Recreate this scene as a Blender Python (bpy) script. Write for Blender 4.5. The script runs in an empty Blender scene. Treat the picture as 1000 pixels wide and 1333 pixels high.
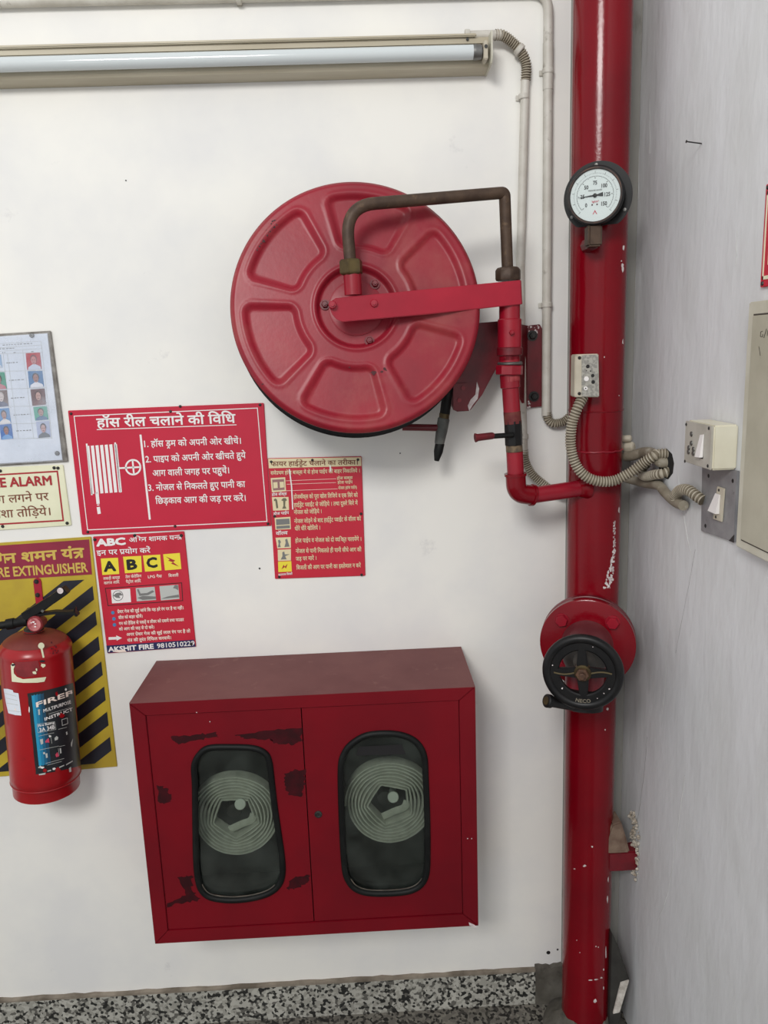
import bpy, bmesh, math, random
from mathutils import Vector, Matrix
from mathutils.geometry import tessellate_polygon
random.seed(7)
PI = math.pi
S = bpy.context.scene
COL = S.collection

# ---------------------------------------------------------------- camera
W, H, F = 1000, 1333, 1023.6
PITCH, YAW, ROLL = math.radians(11.52), math.radians(1.58), math.radians(-2.094)
CAM = Vector((0, -2.0, 1.918))
fw = Vector((math.sin(YAW)*math.cos(PITCH), math.cos(YAW)*math.cos(PITCH), -math.sin(PITCH)))
r0 = Vector((math.cos(YAW), -math.sin(YAW), 0))
u0 = r0.cross(fw)
rt = r0*math.cos(ROLL) + u0*math.sin(ROLL)
up = -r0*math.sin(ROLL) + u0*math.cos(ROLL)
cd = bpy.data.cameras.new('camera'); cam = bpy.data.objects.new('camera', cd); COL.objects.link(cam)
cam.matrix_world = Matrix(((rt.x, up.x, -fw.x, CAM.x), (rt.y, up.y, -fw.y, CAM.y), (rt.z, up.z, -fw.z, CAM.z), (0, 0, 0, 1)))
cd.sensor_fit = 'VERTICAL'; cd.sensor_height = 36; cd.lens = F/H*36; cd.clip_start = .05
S.camera = cam

# ---------------------------------------------------------------- light
S.view_settings.view_transform = 'Standard'
S.view_settings.look = 'None'
S.view_settings.gamma = 1
S.view_settings.use_curve_mapping = False
S.view_settings.exposure = 0.0
wd = bpy.data.worlds.new('world'); S.world = wd; wd.use_nodes = True
bg = wd.node_tree.nodes['Background']
bg.inputs[0].default_value = (.955, .98, 1, 1); bg.inputs[1].default_value = .72

def area(name, loc, tgt, sx, sy, power, col=(1, 1, 1)):
    l = bpy.data.lights.new(name, 'AREA'); l.shape = 'RECTANGLE'; l.size = sx; l.size_y = sy
    l.energy = power; l.color = col
    o = bpy.data.objects.new(name, l); COL.objects.link(o); o.location = loc
    o.rotation_euler = (Vector(tgt)-Vector(loc)).to_track_quat('-Z', 'Y').to_euler()
    return o
area('ceiling_lamp', (-1.15, -4.1, 3.8), (.1, 0, 1.2), 1.2, .9, 106, (1, .985, .96))

# ---------------------------------------------------------------- helpers
def ray(px, py): return rt*((px-500)/F) + up*((666.5-py)/F) + fw
def at(px, py, Y=0.0):
    d = ray(px, py); return CAM + d*((Y-CAM.y)/d.y)
def atx(px, py, X):
    d = ray(px, py); return CAM + d*((X-CAM.x)/d.x)
XW = .698                                                     # right wall

def ln(c):                                                    # sRGB 0-255 -> linear
    f = lambda v: (v/255/12.92 if v/255 <= .04045 else ((v/255+.055)/1.055)**2.4)
    return (f(c[0]), f(c[1]), f(c[2]), 1)

def frame(axis, hint=(0, 0, 1)):
    a = Vector(axis).normalized(); h = Vector(hint)
    if abs(a.dot(h)) > .98: h = Vector((0, 1, 0))
    u = h.cross(a).normalized(); v = a.cross(u)
    return u, v, a

class MB:
    def __init__(s): s.v = []; s.f = []; s.m = []
    def add(s, vs, fs, mi=0):
        b = len(s.v); s.v += [Vector(p) for p in vs]
        for f in fs: s.f.append([i+b for i in f]); s.m.append(mi)
        return s
    def hexa(s, p, mi=0):                                     # 8 corners: 4 then 4
        return s.add(p, [(0,1,2,3), (7,6,5,4), (0,4,5,1), (1,5,6,2), (2,6,7,3), (3,7,4,0)], mi)
    def box(s, a, b, mi=0):
        (x0,y0,z0),(x1,y1,z1) = a, b
        return s.hexa([(x0,y0,z0),(x1,y0,z0),(x1,y0,z1),(x0,y0,z1),(x0,y1,z0),(x1,y1,z0),(x1,y1,z1),(x0,y1,z1)], mi)
    def obox(s, c, u, v, w, a, b, d, mi=0):                    # centre, axes, half sizes
        c = Vector(c); P = []
        for k in (-1, 1):
            for i, j in ((-1,-1),(1,-1),(1,1),(-1,1)): P.append(c+u*(i*a)+v*(j*b)+w*(k*d))
        return s.hexa(P, mi)
    def prism(s, poly, off, mi=0):                            # polygon of 3D points, extruded by off
        n = len(poly); P = [Vector(p) for p in poly]; off = Vector(off)
        return s.add(P+[p+off for p in P], [tuple(range(n)), tuple(range(2*n-1, n-1, -1))]+[(i, (i+1) % n, n+(i+1) % n, n+i) for i in range(n)], mi)
    def poly(s, pts, mi=0): return s.add(pts, [tuple(range(len(pts)))], mi)
    def lathe(s, o, axis, prof, n=32, mi=0, hint=(0,0,1), sq=1.0, a0=0, cap=True):
        loop = prof[0] == prof[-1]; prof = prof[:-1] if loop else prof
        u, v, a = frame(axis, hint); o = Vector(o); vs = []; fs = []; rings = []
        for r, h in prof:
            if r < 1e-6: rings.append([len(vs)]); vs.append(o+a*h)
            else:
                rings.append(list(range(len(vs), len(vs)+n)))
                vs += [o+a*h+(u*math.cos(a0+2*PI*i/n)+v*sq*math.sin(a0+2*PI*i/n))*r for i in range(n)]
        for A, B in (list(zip(rings, rings[1:]))+([(rings[-1], rings[0])] if loop else [])):
            for i in range(n):
                j = (i+1) % n
                if len(A) == 1 and len(B) == 1: continue
                if len(A) == 1: fs.append((A[0], B[i], B[j]))
                elif len(B) == 1: fs.append((A[i], A[j], B[0]))
                else: fs.append((A[i], A[j], B[j], B[i]))
        if loop or not cap: return s.add(vs, fs, mi)
        if len(rings[0]) > 1: fs.append(tuple(rings[0][::-1]))
        if len(rings[-1]) > 1: fs.append(tuple(rings[-1]))
        return s.add(vs, fs, mi)
    def cyl(s, o, axis, r, h, n=24, mi=0, bev=.0, hint=(0,0,1), a0=0):
        if bev: return s.lathe(o, axis, [(r-bev,0),(r,bev),(r,h-bev),(r-bev,h)], n, mi, hint, 1, a0)
        return s.lathe(o, axis, [(r,0),(r,h)], n, mi, hint, 1, a0)
    def tube(s, pts, r, n=12, mi=0, closed=False, flat=1.0, up=None):
        P = [Vector(p) for p in pts]; m = len(P)
        R = r if callable(r) else (lambda i: r)
        T = []
        for i in range(m):
            if closed: t = P[(i+1) % m]-P[i-1]
            else: t = P[min(i+1, m-1)]-P[max(i-1, 0)]
            T.append(t.normalized())
        u = Vector(up) if up else (Vector((0,0,1)) if abs(T[0].z) < .9 else Vector((0,1,0)))
        vs = []; fs = []
        for i in range(m):
            if up: u = Vector(up)
            u = (u-T[i]*u.dot(T[i])).normalized(); w = T[i].cross(u)
            for k in range(n):
                a = 2*PI*k/n; vs.append(P[i]+(u*math.cos(a)+w*flat*math.sin(a))*R(i))
        for i in range(m if closed else m-1):
            j = (i+1) % m
            for k in range(n): fs.append((i*n+k, i*n+(k+1) % n, j*n+(k+1) % n, j*n+k))
        if not closed: fs += [tuple(range(n))[::-1], tuple(range((m-1)*n, m*n))]
        return s.add(vs, fs, mi)
    def build(s, name, mat, parent=None, label=None, kind=None, bevel=0, smooth=35, fix=True, loc=None):
        me = bpy.data.meshes.new(name)
        o = Vector(loc) if loc else (ROOTS.get(parent.name, Vector()) if parent else Vector())
        me.from_pydata([p-o for p in s.v], [], s.f)
        for x in (mat if isinstance(mat, (list, tuple)) else [mat]): me.materials.append(x)
        if any(s.m):
            for p, i in zip(me.polygons, s.m): p.material_index = i
        if fix or bevel:
            bm = bmesh.new(); bm.from_mesh(me)
            bmesh.ops.recalc_face_normals(bm, faces=bm.faces)
            if bevel:
                E = [e for e in bm.edges if len(e.link_faces) == 2 and e.calc_face_angle(0) > .5]
                bmesh.ops.bevel(bm, geom=E, offset=bevel, segments=2, affect='EDGES', clamp_overlap=True)
            bm.to_mesh(me); bm.free()
        if smooth:
            me.shade_smooth(); me.set_sharp_from_angle(angle=math.radians(smooth))
        ob = bpy.data.objects.new(name, me); COL.objects.link(ob)
        if parent: ob.parent = parent; ROOTS[ob.name] = ROOTS.get(parent.name, Vector()) if not loc else Vector(loc)
        else: ob.location = o
        if label: ob['label'] = label
        if kind: ob['kind'] = kind
        return ob
ROOTS = {}
def thing(name, loc, label, cat, group=None):
    o = bpy.data.objects.new(name, None); COL.objects.link(o); o.empty_display_size = .05
    o.location = loc; ROOTS[o.name] = Vector(loc); o['label'] = label; o['category'] = cat
    if group: o['group'] = group
    return o
def catmull(P, k=8):
    P = [Vector(p) for p in P]; out = []
    for i in range(len(P)-1):
        a, b, c, d = P[max(i-1, 0)], P[i], P[i+1], P[min(i+2, len(P)-1)]
        for j in range(k):
            t = j/k; out.append(.5*((2*b)+(c-a)*t+(2*a-5*b+4*c-d)*t*t+(3*b-a-3*c+d)*t**3))
    return out+[P[-1]]
def catmull2(L, k=6): return [(p.x, p.y) for p in catmull([(a, b, 0) for a, b in L], k)]
def fillet(P, r, k=8):
    P = [Vector(p) for p in P]; out = [P[0]]
    rr = r if isinstance(r, (list, tuple)) else [r]*(len(P)-2)
    for i in range(1, len(P)-1):
        d1 = (P[i-1]-P[i]); d2 = (P[i+1]-P[i]); q = min(rr[i-1], d1.length*.49, d2.length*.49)
        a = P[i]+d1.normalized()*q; b = P[i]+d2.normalized()*q
        for j in range(k+1):
            t = j/k; out.append(a*(1-t)**2+P[i]*2*t*(1-t)+b*t*t)
    return out+[P[-1]]
def resample(P, step):
    out = [P[0]]; acc = 0
    for a, b in zip(P, P[1:]):
        L = (b-a).length; s = step-acc
        while s <= L: out.append(a.lerp(b, s/L)); s += step
        acc = (acc+L) % step if L else acc
    return out
def corrugated(P, r, step=.0054, n=12):
    Q = resample(P, step/4); m = MB()
    m.tube(Q, lambda i: r*(1, .95, .76, .84)[i % 4], n)
    m.m = [1 if (k//n) % 4 in (1, 2) else 0 for k in range(len(m.f))]
    return m

# ---------------------------------------------------------------- materials
MATS = {}
def mat(name, c, rough=.5, c2=None, scale=20, lo=.35, hi=.65, metal=0, bump=0, bscale=60, stretch=(1,1,1),
        spec=.5, detail=5, c3=None, s3=6, lo3=.55, hi3=.7, rvar=0, coat=0, emit=None):
    if name in MATS: return MATS[name]
    m = bpy.data.materials.new(name); m.use_nodes = True; MATS[name] = m
    N = m.node_tree.nodes; L = m.node_tree.links; b = N['Principled BSDF']
    b.inputs['Base Color'].default_value = ln(c); b.inputs['Roughness'].default_value = rough
    b.inputs['Metallic'].default_value = metal; b.inputs['Specular IOR Level'].default_value = spec
    b.inputs['Coat Weight'].default_value = coat; b.inputs['Coat Roughness'].default_value = .15
    tc = N.new('ShaderNodeTexCoord'); mp = N.new('ShaderNodeMapping'); mp.inputs['Scale'].default_value = stretch
    L.new(tc.outputs['Object'], mp.inputs[0])
    def noise(sc, det=5, rg=.55):
        n = N.new('ShaderNodeTexNoise'); n.inputs['Scale'].default_value = sc; n.inputs['Detail'].default_value = det
        n.inputs['Roughness'].default_value = rg; L.new(mp.outputs[0], n.inputs['Vector']); return n
    def ramp(n, a, z):
        r = N.new('ShaderNodeMapRange'); r.inputs['From Min'].default_value = a; r.inputs['From Max'].default_value = z
        L.new(n.outputs['Fac'], r.inputs[0]); return r
    col = None
    if c2:
        x = N.new('ShaderNodeMix'); x.data_type = 'RGBA'; x.inputs[6].default_value = ln(c); x.inputs[7].default_value = ln(c2)
        r = ramp(noise(scale, detail), lo, hi); L.new(r.outputs[0], x.inputs[0]); col = x.outputs[2]
        if rvar:
            q = N.new('ShaderNodeMath'); q.operation = 'MULTIPLY_ADD'; q.inputs[1].default_value = rvar; q.inputs[2].default_value = rough
            L.new(r.outputs[0], q.inputs[0]); L.new(q.outputs[0], b.inputs['Roughness'])
    if c3:
        x = N.new('ShaderNodeMix'); x.data_type = 'RGBA'; x.inputs[7].default_value = ln(c3)
        if col: L.new(col, x.inputs[6])
        else: x.inputs[6].default_value = ln(c)
        r = ramp(noise(s3, 7, .65), lo3, hi3); L.new(r.outputs[0], x.inputs[0]); col = x.outputs[2]
    if col: L.new(col, b.inputs['Base Color'])
    if bump:
        bp = N.new('ShaderNodeBump'); bp.inputs['Strength'].default_value = bump; bp.inputs['Distance'].default_value = .002
        L.new(noise(bscale, 4).outputs['Fac'], bp.inputs['Height']); L.new(bp.outputs[0], b.inputs['Normal'])
    return m
def flat(name, c, rough=.5): return mat(name, c, rough)

M_wall = mat('wall_paint_white', (238,236,230), .62, (227,226,224), 3, .4, .65, bump=.18, bscale=14, c3=(205,203,202), s3=9, lo3=.66, hi3=.8, spec=.25)
M_red = mat('pipe_red_gloss', (122,4,20), .16, (106,4,18), 5, .4, .7, bump=.16, bscale=120, rvar=.06, spec=.3)
M_red2 = mat('red_enamel', (150,14,36), .35, (118,12,30), 9, .4, .75, bump=.1, bscale=90, c3=(70,22,26), s3=14, lo3=.64, hi3=.78)
M_reddk = mat('red_enamel_grimy_shaded', (112,12,27), .4, (74,14,22), 12, .4, .7, bump=.15, bscale=80)
M_cab = mat('cabinet_red', (116,4,21), .38, (100,5,20), 4, .4, .7, spec=.32)
M_cabtop = mat('cabinet_red_dusty', (118,74,72), .75, (104,60,60), 7, .35, .7, c3=(132,92,86), s3=30, lo3=.6, hi3=.8)
M_bar = mat('arm_red', (170,22,48), .42, (150,18,42), 10, .35, .7, bump=.12, bscale=70)
M_rust = mat('rusty_brown_pipe', (84,66,52), .55, (60,44,34), 30, .35, .7, metal=.3, bump=.25, bscale=180, c3=(112,90,66), s3=40, lo3=.58, hi3=.75)
M_brass = mat('tarnished_brass', (98,84,52), .45, (66,54,36), 30, metal=.6, bump=.1, bscale=90)
M_black = mat('black_paint', (14,14,16), .4, (26,25,25), 20, spec=.3)
M_rubber = mat('black_rubber', (11,12,12), .55, (24,26,24), 25, .45, .75, spec=.25)
M_ivory = mat('ivory_plastic', (196,188,170), .5, (172,163,145), 14, .4, .7, c3=(128,118,104), s3=30, lo3=.64, hi3=.8)
M_pvc = mat('conduit_grey', (203,199,190), .5, (178,172,161), 16, .4, .75, c3=(136,128,116), s3=45, lo3=.6, hi3=.8, bump=.1, bscale=120)
M_flex = mat('flex_conduit', (180,172,155), .55, (146,136,119), 30, .35, .7, c3=(108,92,80), s3=60, lo3=.62, hi3=.8)
M_grey = mat('grey_trunk', (176,176,177), .55, (150,150,152), 9, stretch=(.3,1,1))
M_steel = mat('dull_steel', (130,130,128), .42, (96,94,90), 25, metal=.75)
M_dksteel = mat('dark_steel', (62,62,60), .45, (40,40,40), 25, metal=.5)
M_chip = mat('bare_white_primer', (226,218,216), .7, (196,180,180), 60)
M_white = flat('print_white', (236,232,230)); M_pink = flat('print_pale', (244,226,214))
M_signred = mat('sign_red', (196,22,56), .3, (188,20,52), 6, c3=(170,22,48), s3=16, lo3=.64, hi3=.8, coat=.1)
M_signred2 = mat('sign_red_print', (200,34,58), .4, (188,28,52), 8)
M_maroon = mat('sign_maroon', (148,34,62), .45, (132,30,54), 8)
M_yellow = mat('sign_yellow', (194,170,48), .45, (176,150,48), 8, c3=(160,138,58), s3=12, lo3=.6, hi3=.8)
M_yel2 = flat('print_yellow', (236,218,60)); M_ylet = flat('print_gold', (206,176,84))
M_nvy = flat('print_navy', (34,38,84)); M_stripe = mat('print_stripe_black', (26,27,36), .45, (36,38,48), 10)
M_blk = flat('print_black', (24,22,24)); M_cream = mat('sign_cream', (232,230,200), .45, (222,222,190), 10)
M_cream2 = flat('print_cream', (226,212,172)); M_dkred = flat('print_dark_red', (166,36,44)); M_brown = flat('print_brown', (120,62,40))
M_blue = flat('print_blue', (70,130,176)); M_grayp = flat('print_grey', (120,120,118)); M_ltg = flat('print_light_grey', (188,190,186))
M_paper = mat('laminated_paper', (226,230,238), .25, (214,220,230), 10)
M_edge = mat('sign_edge_metal', (150,146,140), .5, (110,104,98), 40, metal=.4)
M_panel = mat('beige_panel', (186,182,164), .45, (172,168,150), 10, c3=(150,144,126), s3=18, lo3=.66, hi3=.8)
M_panelf = mat('cream_panel_frame', (206,203,188), .45, (190,186,168), 12)
M_tube = mat('lamp_glass', (204,210,211), .12, spec=.6)
M_batten = mat('dusty_batten', (196,188,168), .55, (172,162,140), 14, stretch=(.15,1,1), c3=(120,110,94), s3=30, lo3=.64, hi3=.8)
M_cement = mat('cement', (104,100,92), .85, (80,76,68), 18, bump=.5, bscale=60, c3=(60,56,50), s3=30, lo3=.55, hi3=.75)
M_plaster = mat('broken_plaster', (196,186,170), .9, (140,124,104), 50, bump=.6, bscale=120)
M_dust = mat('plaster_dust', (128,108,92), .9, (98,76,64), 30, bump=.4, bscale=90)
M_canvas = mat('hose_canvas', (204,205,194), .85, (176,178,167), 40, .35, .7, bump=.6, bscale=420)
M_dark = mat('cabinet_inside', (36,44,41), .8, (26,33,31), 10)
M_marks = flat('pencil_mark', (70,64,58), .8)
M_ext = mat('extinguisher_red', (160,18,25), .28, (144,16,24), 6, .4, .7, c3=(120,24,26), s3=16, lo3=.64, hi3=.8, spec=.5)
M_extdust = mat('extinguisher_dusty_red', (132,56,46), .55, (112,44,38), 12)

def right_wall_mat():
    m = bpy.data.materials.new('wall_paint_brushed'); m.use_nodes = True; N = m.node_tree.nodes; L = m.node_tree.links; b = N['Principled BSDF']
    b.inputs['Roughness'].default_value = .5; b.inputs['Specular IOR Level'].default_value = .35
    tc = N.new('ShaderNodeTexCoord')
    def nz(scale, sc, det=5):
        mp = N.new('ShaderNodeMapping'); mp.inputs['Scale'].default_value = sc; L.new(tc.outputs['Object'], mp.inputs[0])
        n = N.new('ShaderNodeTexNoise'); n.inputs['Scale'].default_value = scale; n.inputs['Detail'].default_value = det; L.new(mp.outputs[0], n.inputs['Vector']); return n
    x = N.new('ShaderNodeMix'); x.data_type = 'RGBA'; x.inputs[6].default_value = ln((221,222,224)); x.inputs[7].default_value = ln((212,213,213))
    r = N.new('ShaderNodeMapRange'); r.inputs[1].default_value = .4; r.inputs[2].default_value = .68
    L.new(nz(6, (1,1,.6)).outputs['Fac'], r.inputs[0]); L.new(r.outputs[0], x.inputs[0])
    L.new(x.outputs[2], b.inputs['Base Color'])
    b1 = N.new('ShaderNodeBump'); b1.inputs['Strength'].default_value = .42; b1.inputs['Distance'].default_value = .003
    L.new(nz(42, (1,1,.3), 5).outputs['Fac'], b1.inputs['Height'])
    b2 = N.new('ShaderNodeBump'); b2.inputs['Strength'].default_value = .42; b2.inputs['Distance'].default_value = .012
    L.new(nz(9, (1,1,.6), 3).outputs['Fac'], b2.inputs['Height']); L.new(b1.outputs[0], b2.inputs['Normal'])
    L.new(b2.outputs[0], b.inputs['Normal']); return m
def terrazzo(name, base, chips, dark):
    m = bpy.data.materials.new(name); m.use_nodes = True; N = m.node_tree.nodes; L = m.node_tree.links; b = N['Principled BSDF']
    b.inputs['Roughness'].default_value = .45
    tc = N.new('ShaderNodeTexCoord'); v = N.new('ShaderNodeTexVoronoi'); v.inputs['Scale'].default_value = 125
    L.new(tc.outputs['Object'], v.inputs['Vector']); sp = N.new('ShaderNodeSeparateColor'); L.new(v.outputs['Color'], sp.inputs[0])
    cr = N.new('ShaderNodeValToRGB'); cr.color_ramp.interpolation = 'CONSTANT'; E = cr.color_ramp.elements
    E[0].position = 0; E[0].color = ln(dark); E[1].position = .22; E[1].color = ln(base)
    e = E.new(.5); e.color = ln(chips); e = E.new(.82); e.color = ln(tuple(int(k*.62) for k in base))
    L.new(sp.outputs[0], cr.inputs[0])
    n = N.new('ShaderNodeTexNoise'); n.inputs['Scale'].default_value = 8; n.inputs['Detail'].default_value = 4; L.new(tc.outputs['Object'], n.inputs['Vector'])
    mx = N.new('ShaderNodeMix'); mx.data_type = 'RGBA'; mx.blend_type = 'MULTIPLY'; mx.inputs[0].default_value = .5
    L.new(cr.outputs[0], mx.inputs[6]); L.new(n.outputs['Fac'], mx.inputs[7]); L.new(mx.outputs[2], b.inputs['Base Color']); return m
def glass_mat(name, tint, gl, rough=.08, film=0.0, filmc=(.30, .34, .31)):
    m = bpy.data.materials.new(name); m.use_nodes = True; N = m.node_tree.nodes; L = m.node_tree.links
    N.remove(N['Principled BSDF']); out = N['Material Output']
    t = N.new('ShaderNodeBsdfTransparent'); t.inputs[0].default_value = (*tint, 1)
    g = N.new('ShaderNodeBsdfGlossy'); g.inputs['Roughness'].default_value = rough
    fr = N.new('ShaderNodeFresnel'); fr.inputs[0].default_value = 1.45
    mu = N.new('ShaderNodeMath'); mu.operation = 'MULTIPLY'; mu.inputs[1].default_value = gl; L.new(fr.outputs[0], mu.inputs[0])
    mx = N.new('ShaderNodeMixShader'); L.new(mu.outputs[0], mx.inputs[0]); L.new(t.outputs[0], mx.inputs[1]); L.new(g.outputs[0], mx.inputs[2])
    if film:
        d = N.new('ShaderNodeBsdfDiffuse'); d.inputs[0].default_value = (*filmc, 1)
        tc = N.new('ShaderNodeTexCoord'); n = N.new('ShaderNodeTexNoise'); n.inputs['Scale'].default_value = 18; n.inputs['Detail'].default_value = 6; L.new(tc.outputs['Object'], n.inputs['Vector'])
        r = N.new('ShaderNodeMapRange'); r.inputs[1].default_value = .4; r.inputs[2].default_value = .75; r.inputs[3].default_value = film*.3; r.inputs[4].default_value = film*1.3
        L.new(n.outputs['Fac'], r.inputs[0]); m2 = N.new('ShaderNodeMixShader'); L.new(r.outputs[0], m2.inputs[0]); L.new(mx.outputs[0], m2.inputs[1]); L.new(d.outputs[0], m2.inputs[2]); mx = m2
    L.new(mx.outputs[0], out.inputs[0]); return m

# ---------------------------------------------------------------- setting
M_wallr = right_wall_mat()
M_terr = terrazzo('terrazzo_skirting', (176,174,164), (200,198,188), (44,44,42))
M_terrf = terrazzo('terrazzo_floor', (120,116,108), (140,136,126), (40,38,36))
MB().box((-3.2, 0, 0), (XW+.15, .15, 3.4)).build('wall_back', M_wall, kind='structure')
wr = MB().box((XW, -5, 0), (XW+.15, 0, 3.4)).build('wall_right', M_wallr, kind='structure')
MB().box((-3.2, -5, -.1), (XW+.15, .15, 0)).build('floor', M_terrf, kind='structure')
xe = at(697, 1300, -.012).x
bb = MB().box((-3.2, -.012, 0), (xe, 0, .112)).build('baseboard_back', M_terr, kind='structure')
m = MB()
x = -1.5
P = []
while x < xe:
    P.append((x, .1165+random.uniform(-.0015, .003))); x += .03
P.append((xe, .1165))
m.prism([Vector((-1.5, -.0135, .1105))]+[Vector((a, -.0135, b)) for a, b in P]+[Vector((xe, -.0135, .1105))], (0, .0135, 0))
m.build('cement_strip', mat('cement_strip', (150,140,126), .9, (104,94,82), 14, bump=.4, bscale=70), bb)
# rough cement patch round the foot of the riser
m = MB(); n = 22; pts = []
for i in range(n+1):
    xx = xe+(XW-xe)*i/n; pts.append(Vector((xx, -.016, .124+random.uniform(-.004, .004)+.004*i/n)))
m.prism([Vector((xe, -.016, 0))]+pts+[Vector((XW, -.016, 0))], (0, .016, 0))
tr = m.build('trim_1', M_cement, kind='structure')
PX, PY, PR = .575, -.10, .0645
m = MB(); m.lathe((PX, PY, 0), (0,0,1), [(.118, 0), (.113, .012), (.095, .024), (.08, .04), (.0655, .058)], 40)
for v in m.v:
    v.z *= random.uniform(.8, 1.15); v.x = min(v.x, XW-.001); v.y = min(v.y, -.001)
m.build('cement_mound', M_cement, tr)
# flat grey strip up the wall behind the riser
a = at(741.5, 200, 0).x; b = at(748.5, 200, 0).x
z0 = at(744, 478).z
MB().box((a, -.005, .12), (XW-.0005, 0, 3.3)).build('trim_2', mat('grey_corner_paint', (158,157,152), .6, (138,136,130), 8, stretch=(1,1,.3), c3=(112,108,100), s3=16, lo3=.6, hi3=.75), kind='structure', bevel=.001)
# small plug holes and scrape marks in the white wall
for px, py, r in ((714, 1240, .006), (726, 1236, .003), (338, 740, .0025), (521, 590, .0018), (164, 235, .0018)):
    MB().cyl(at(px, py, -.0002), (0, -1, 0), r, .0006, 10).build('plug_hole', M_blk, bpy.data.objects['wall_back'])
m = MB(); m.tube([at(x, y, -.0006) for x, y in catmull2([(268, 95), (276, 100), (292, 103.5), (305, 101), (314, 92)])], .0006, 5); m.build('pencil_arc', mat('faint_pencil', (176,174,170), .8), bpy.data.objects['wall_back'])
# cracks and paint ridges on the right wall
def crack(pts, w, mt, name):
    P = [atx(px, py, XW-.0003) for px, py in pts]; P = catmull(P, 6); m = MB()
    m.tube([p+Vector((0, random.uniform(-.0015, .0015), 0)) for p in P], lambda i: w*random.uniform(.4, 1.2), 6, flat=.35)
    m.build(name, mt, wr)
M_crk = mat('crack_dirt', (128,126,124), .8)
M_ridge = mat('paint_ridge', (216,216,214), .5)
crack([(843, 960), (838, 1010), (833, 1050), (829, 1072)], .0007, M_crk, 'wall_crack')
crack([(905, 715), (897, 760), (889, 800), (880, 850)], .0004, M_crk, 'wall_crack')
for pts in ([(833, 60), (832, 160), (831, 260)], [(829, 330), (826, 420), (825, 520)], [(892, 1010), (882, 1080), (870, 1160), (856, 1200)], [(880, 600), (893, 690), (905, 740)], [(846, 130), (846, 200)], [(960, 300), (958, 345)], [(868, 840), (866, 890), (862, 930)]):
    crack(pts, .0012, M_ridge, 'paint_ridge')

# ---------------------------------------------------------------- writing
STEM = set('गनयतसशधपवमलणखघचजझञथबभष')
_cache = {}
def raw_text(s, bold):
    k = (s, bold)
    if k in _cache: return _cache[k]
    c = bpy.data.curves.new('text_source', 'FONT'); c.body = s; c.size = 1; c.resolution_u = 2; c.offset = bold
    o = bpy.data.objects.new('text_source', c); COL.objects.link(o)
    bpy.context.view_layer.update()
    me = bpy.data.meshes.new_from_object(o.evaluated_get(bpy.context.evaluated_depsgraph_get()))
    r = ([(v.co.x, v.co.y) for v in me.vertices], [tuple(p.vertices) for p in me.polygons])
    bpy.data.objects.remove(o); bpy.data.curves.remove(c); bpy.data.meshes.remove(me)
    _cache[k] = r; return r
def advance(s, bold):
    if not s: return 0
    return max(x for x, y in raw_text(s+'।', bold)[0])-max(x for x, y in raw_text('।', bold)[0])
def clip_right(vf, xc):
    V, Fc = vf; V2 = list(V); out = []
    for f in Fc:
        p = [V[i] for i in f]; q = []
        for a, b in zip(p, p[1:]+p[:1]):
            if a[0] <= xc: q.append(a)
            if (a[0]-xc)*(b[0]-xc) < 0:
                t = (xc-a[0])/(b[0]-a[0]); q.append((xc, a[1]+t*(b[1]-a[1])))
        if len(q) > 2: out.append(tuple(range(len(V2), len(V2)+len(q)))); V2 += q
    return V2, out
def layout(s, bold=0.0):
    V, Fc, x = layout0(s)
    V = [(p, q) for p, q in V]
    if not bold: return [(p, q, 0) for p, q in V], Fc, x
    b = bold*.8; V2 = []; F2 = []
    for dx, dy in [(b*math.cos(a), b*math.sin(a)) for a in ([i*PI/4 for i in range(8)] if bold > .015 else [PI/4, PI*1.25])]:
        k = len(V2); V2 += [(p+dx, q+dy, k*.12/max(1, len(V))) for p, q in V]; F2 += [tuple(i+k for i in f) for f in Fc]
    return V2, F2, x
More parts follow.
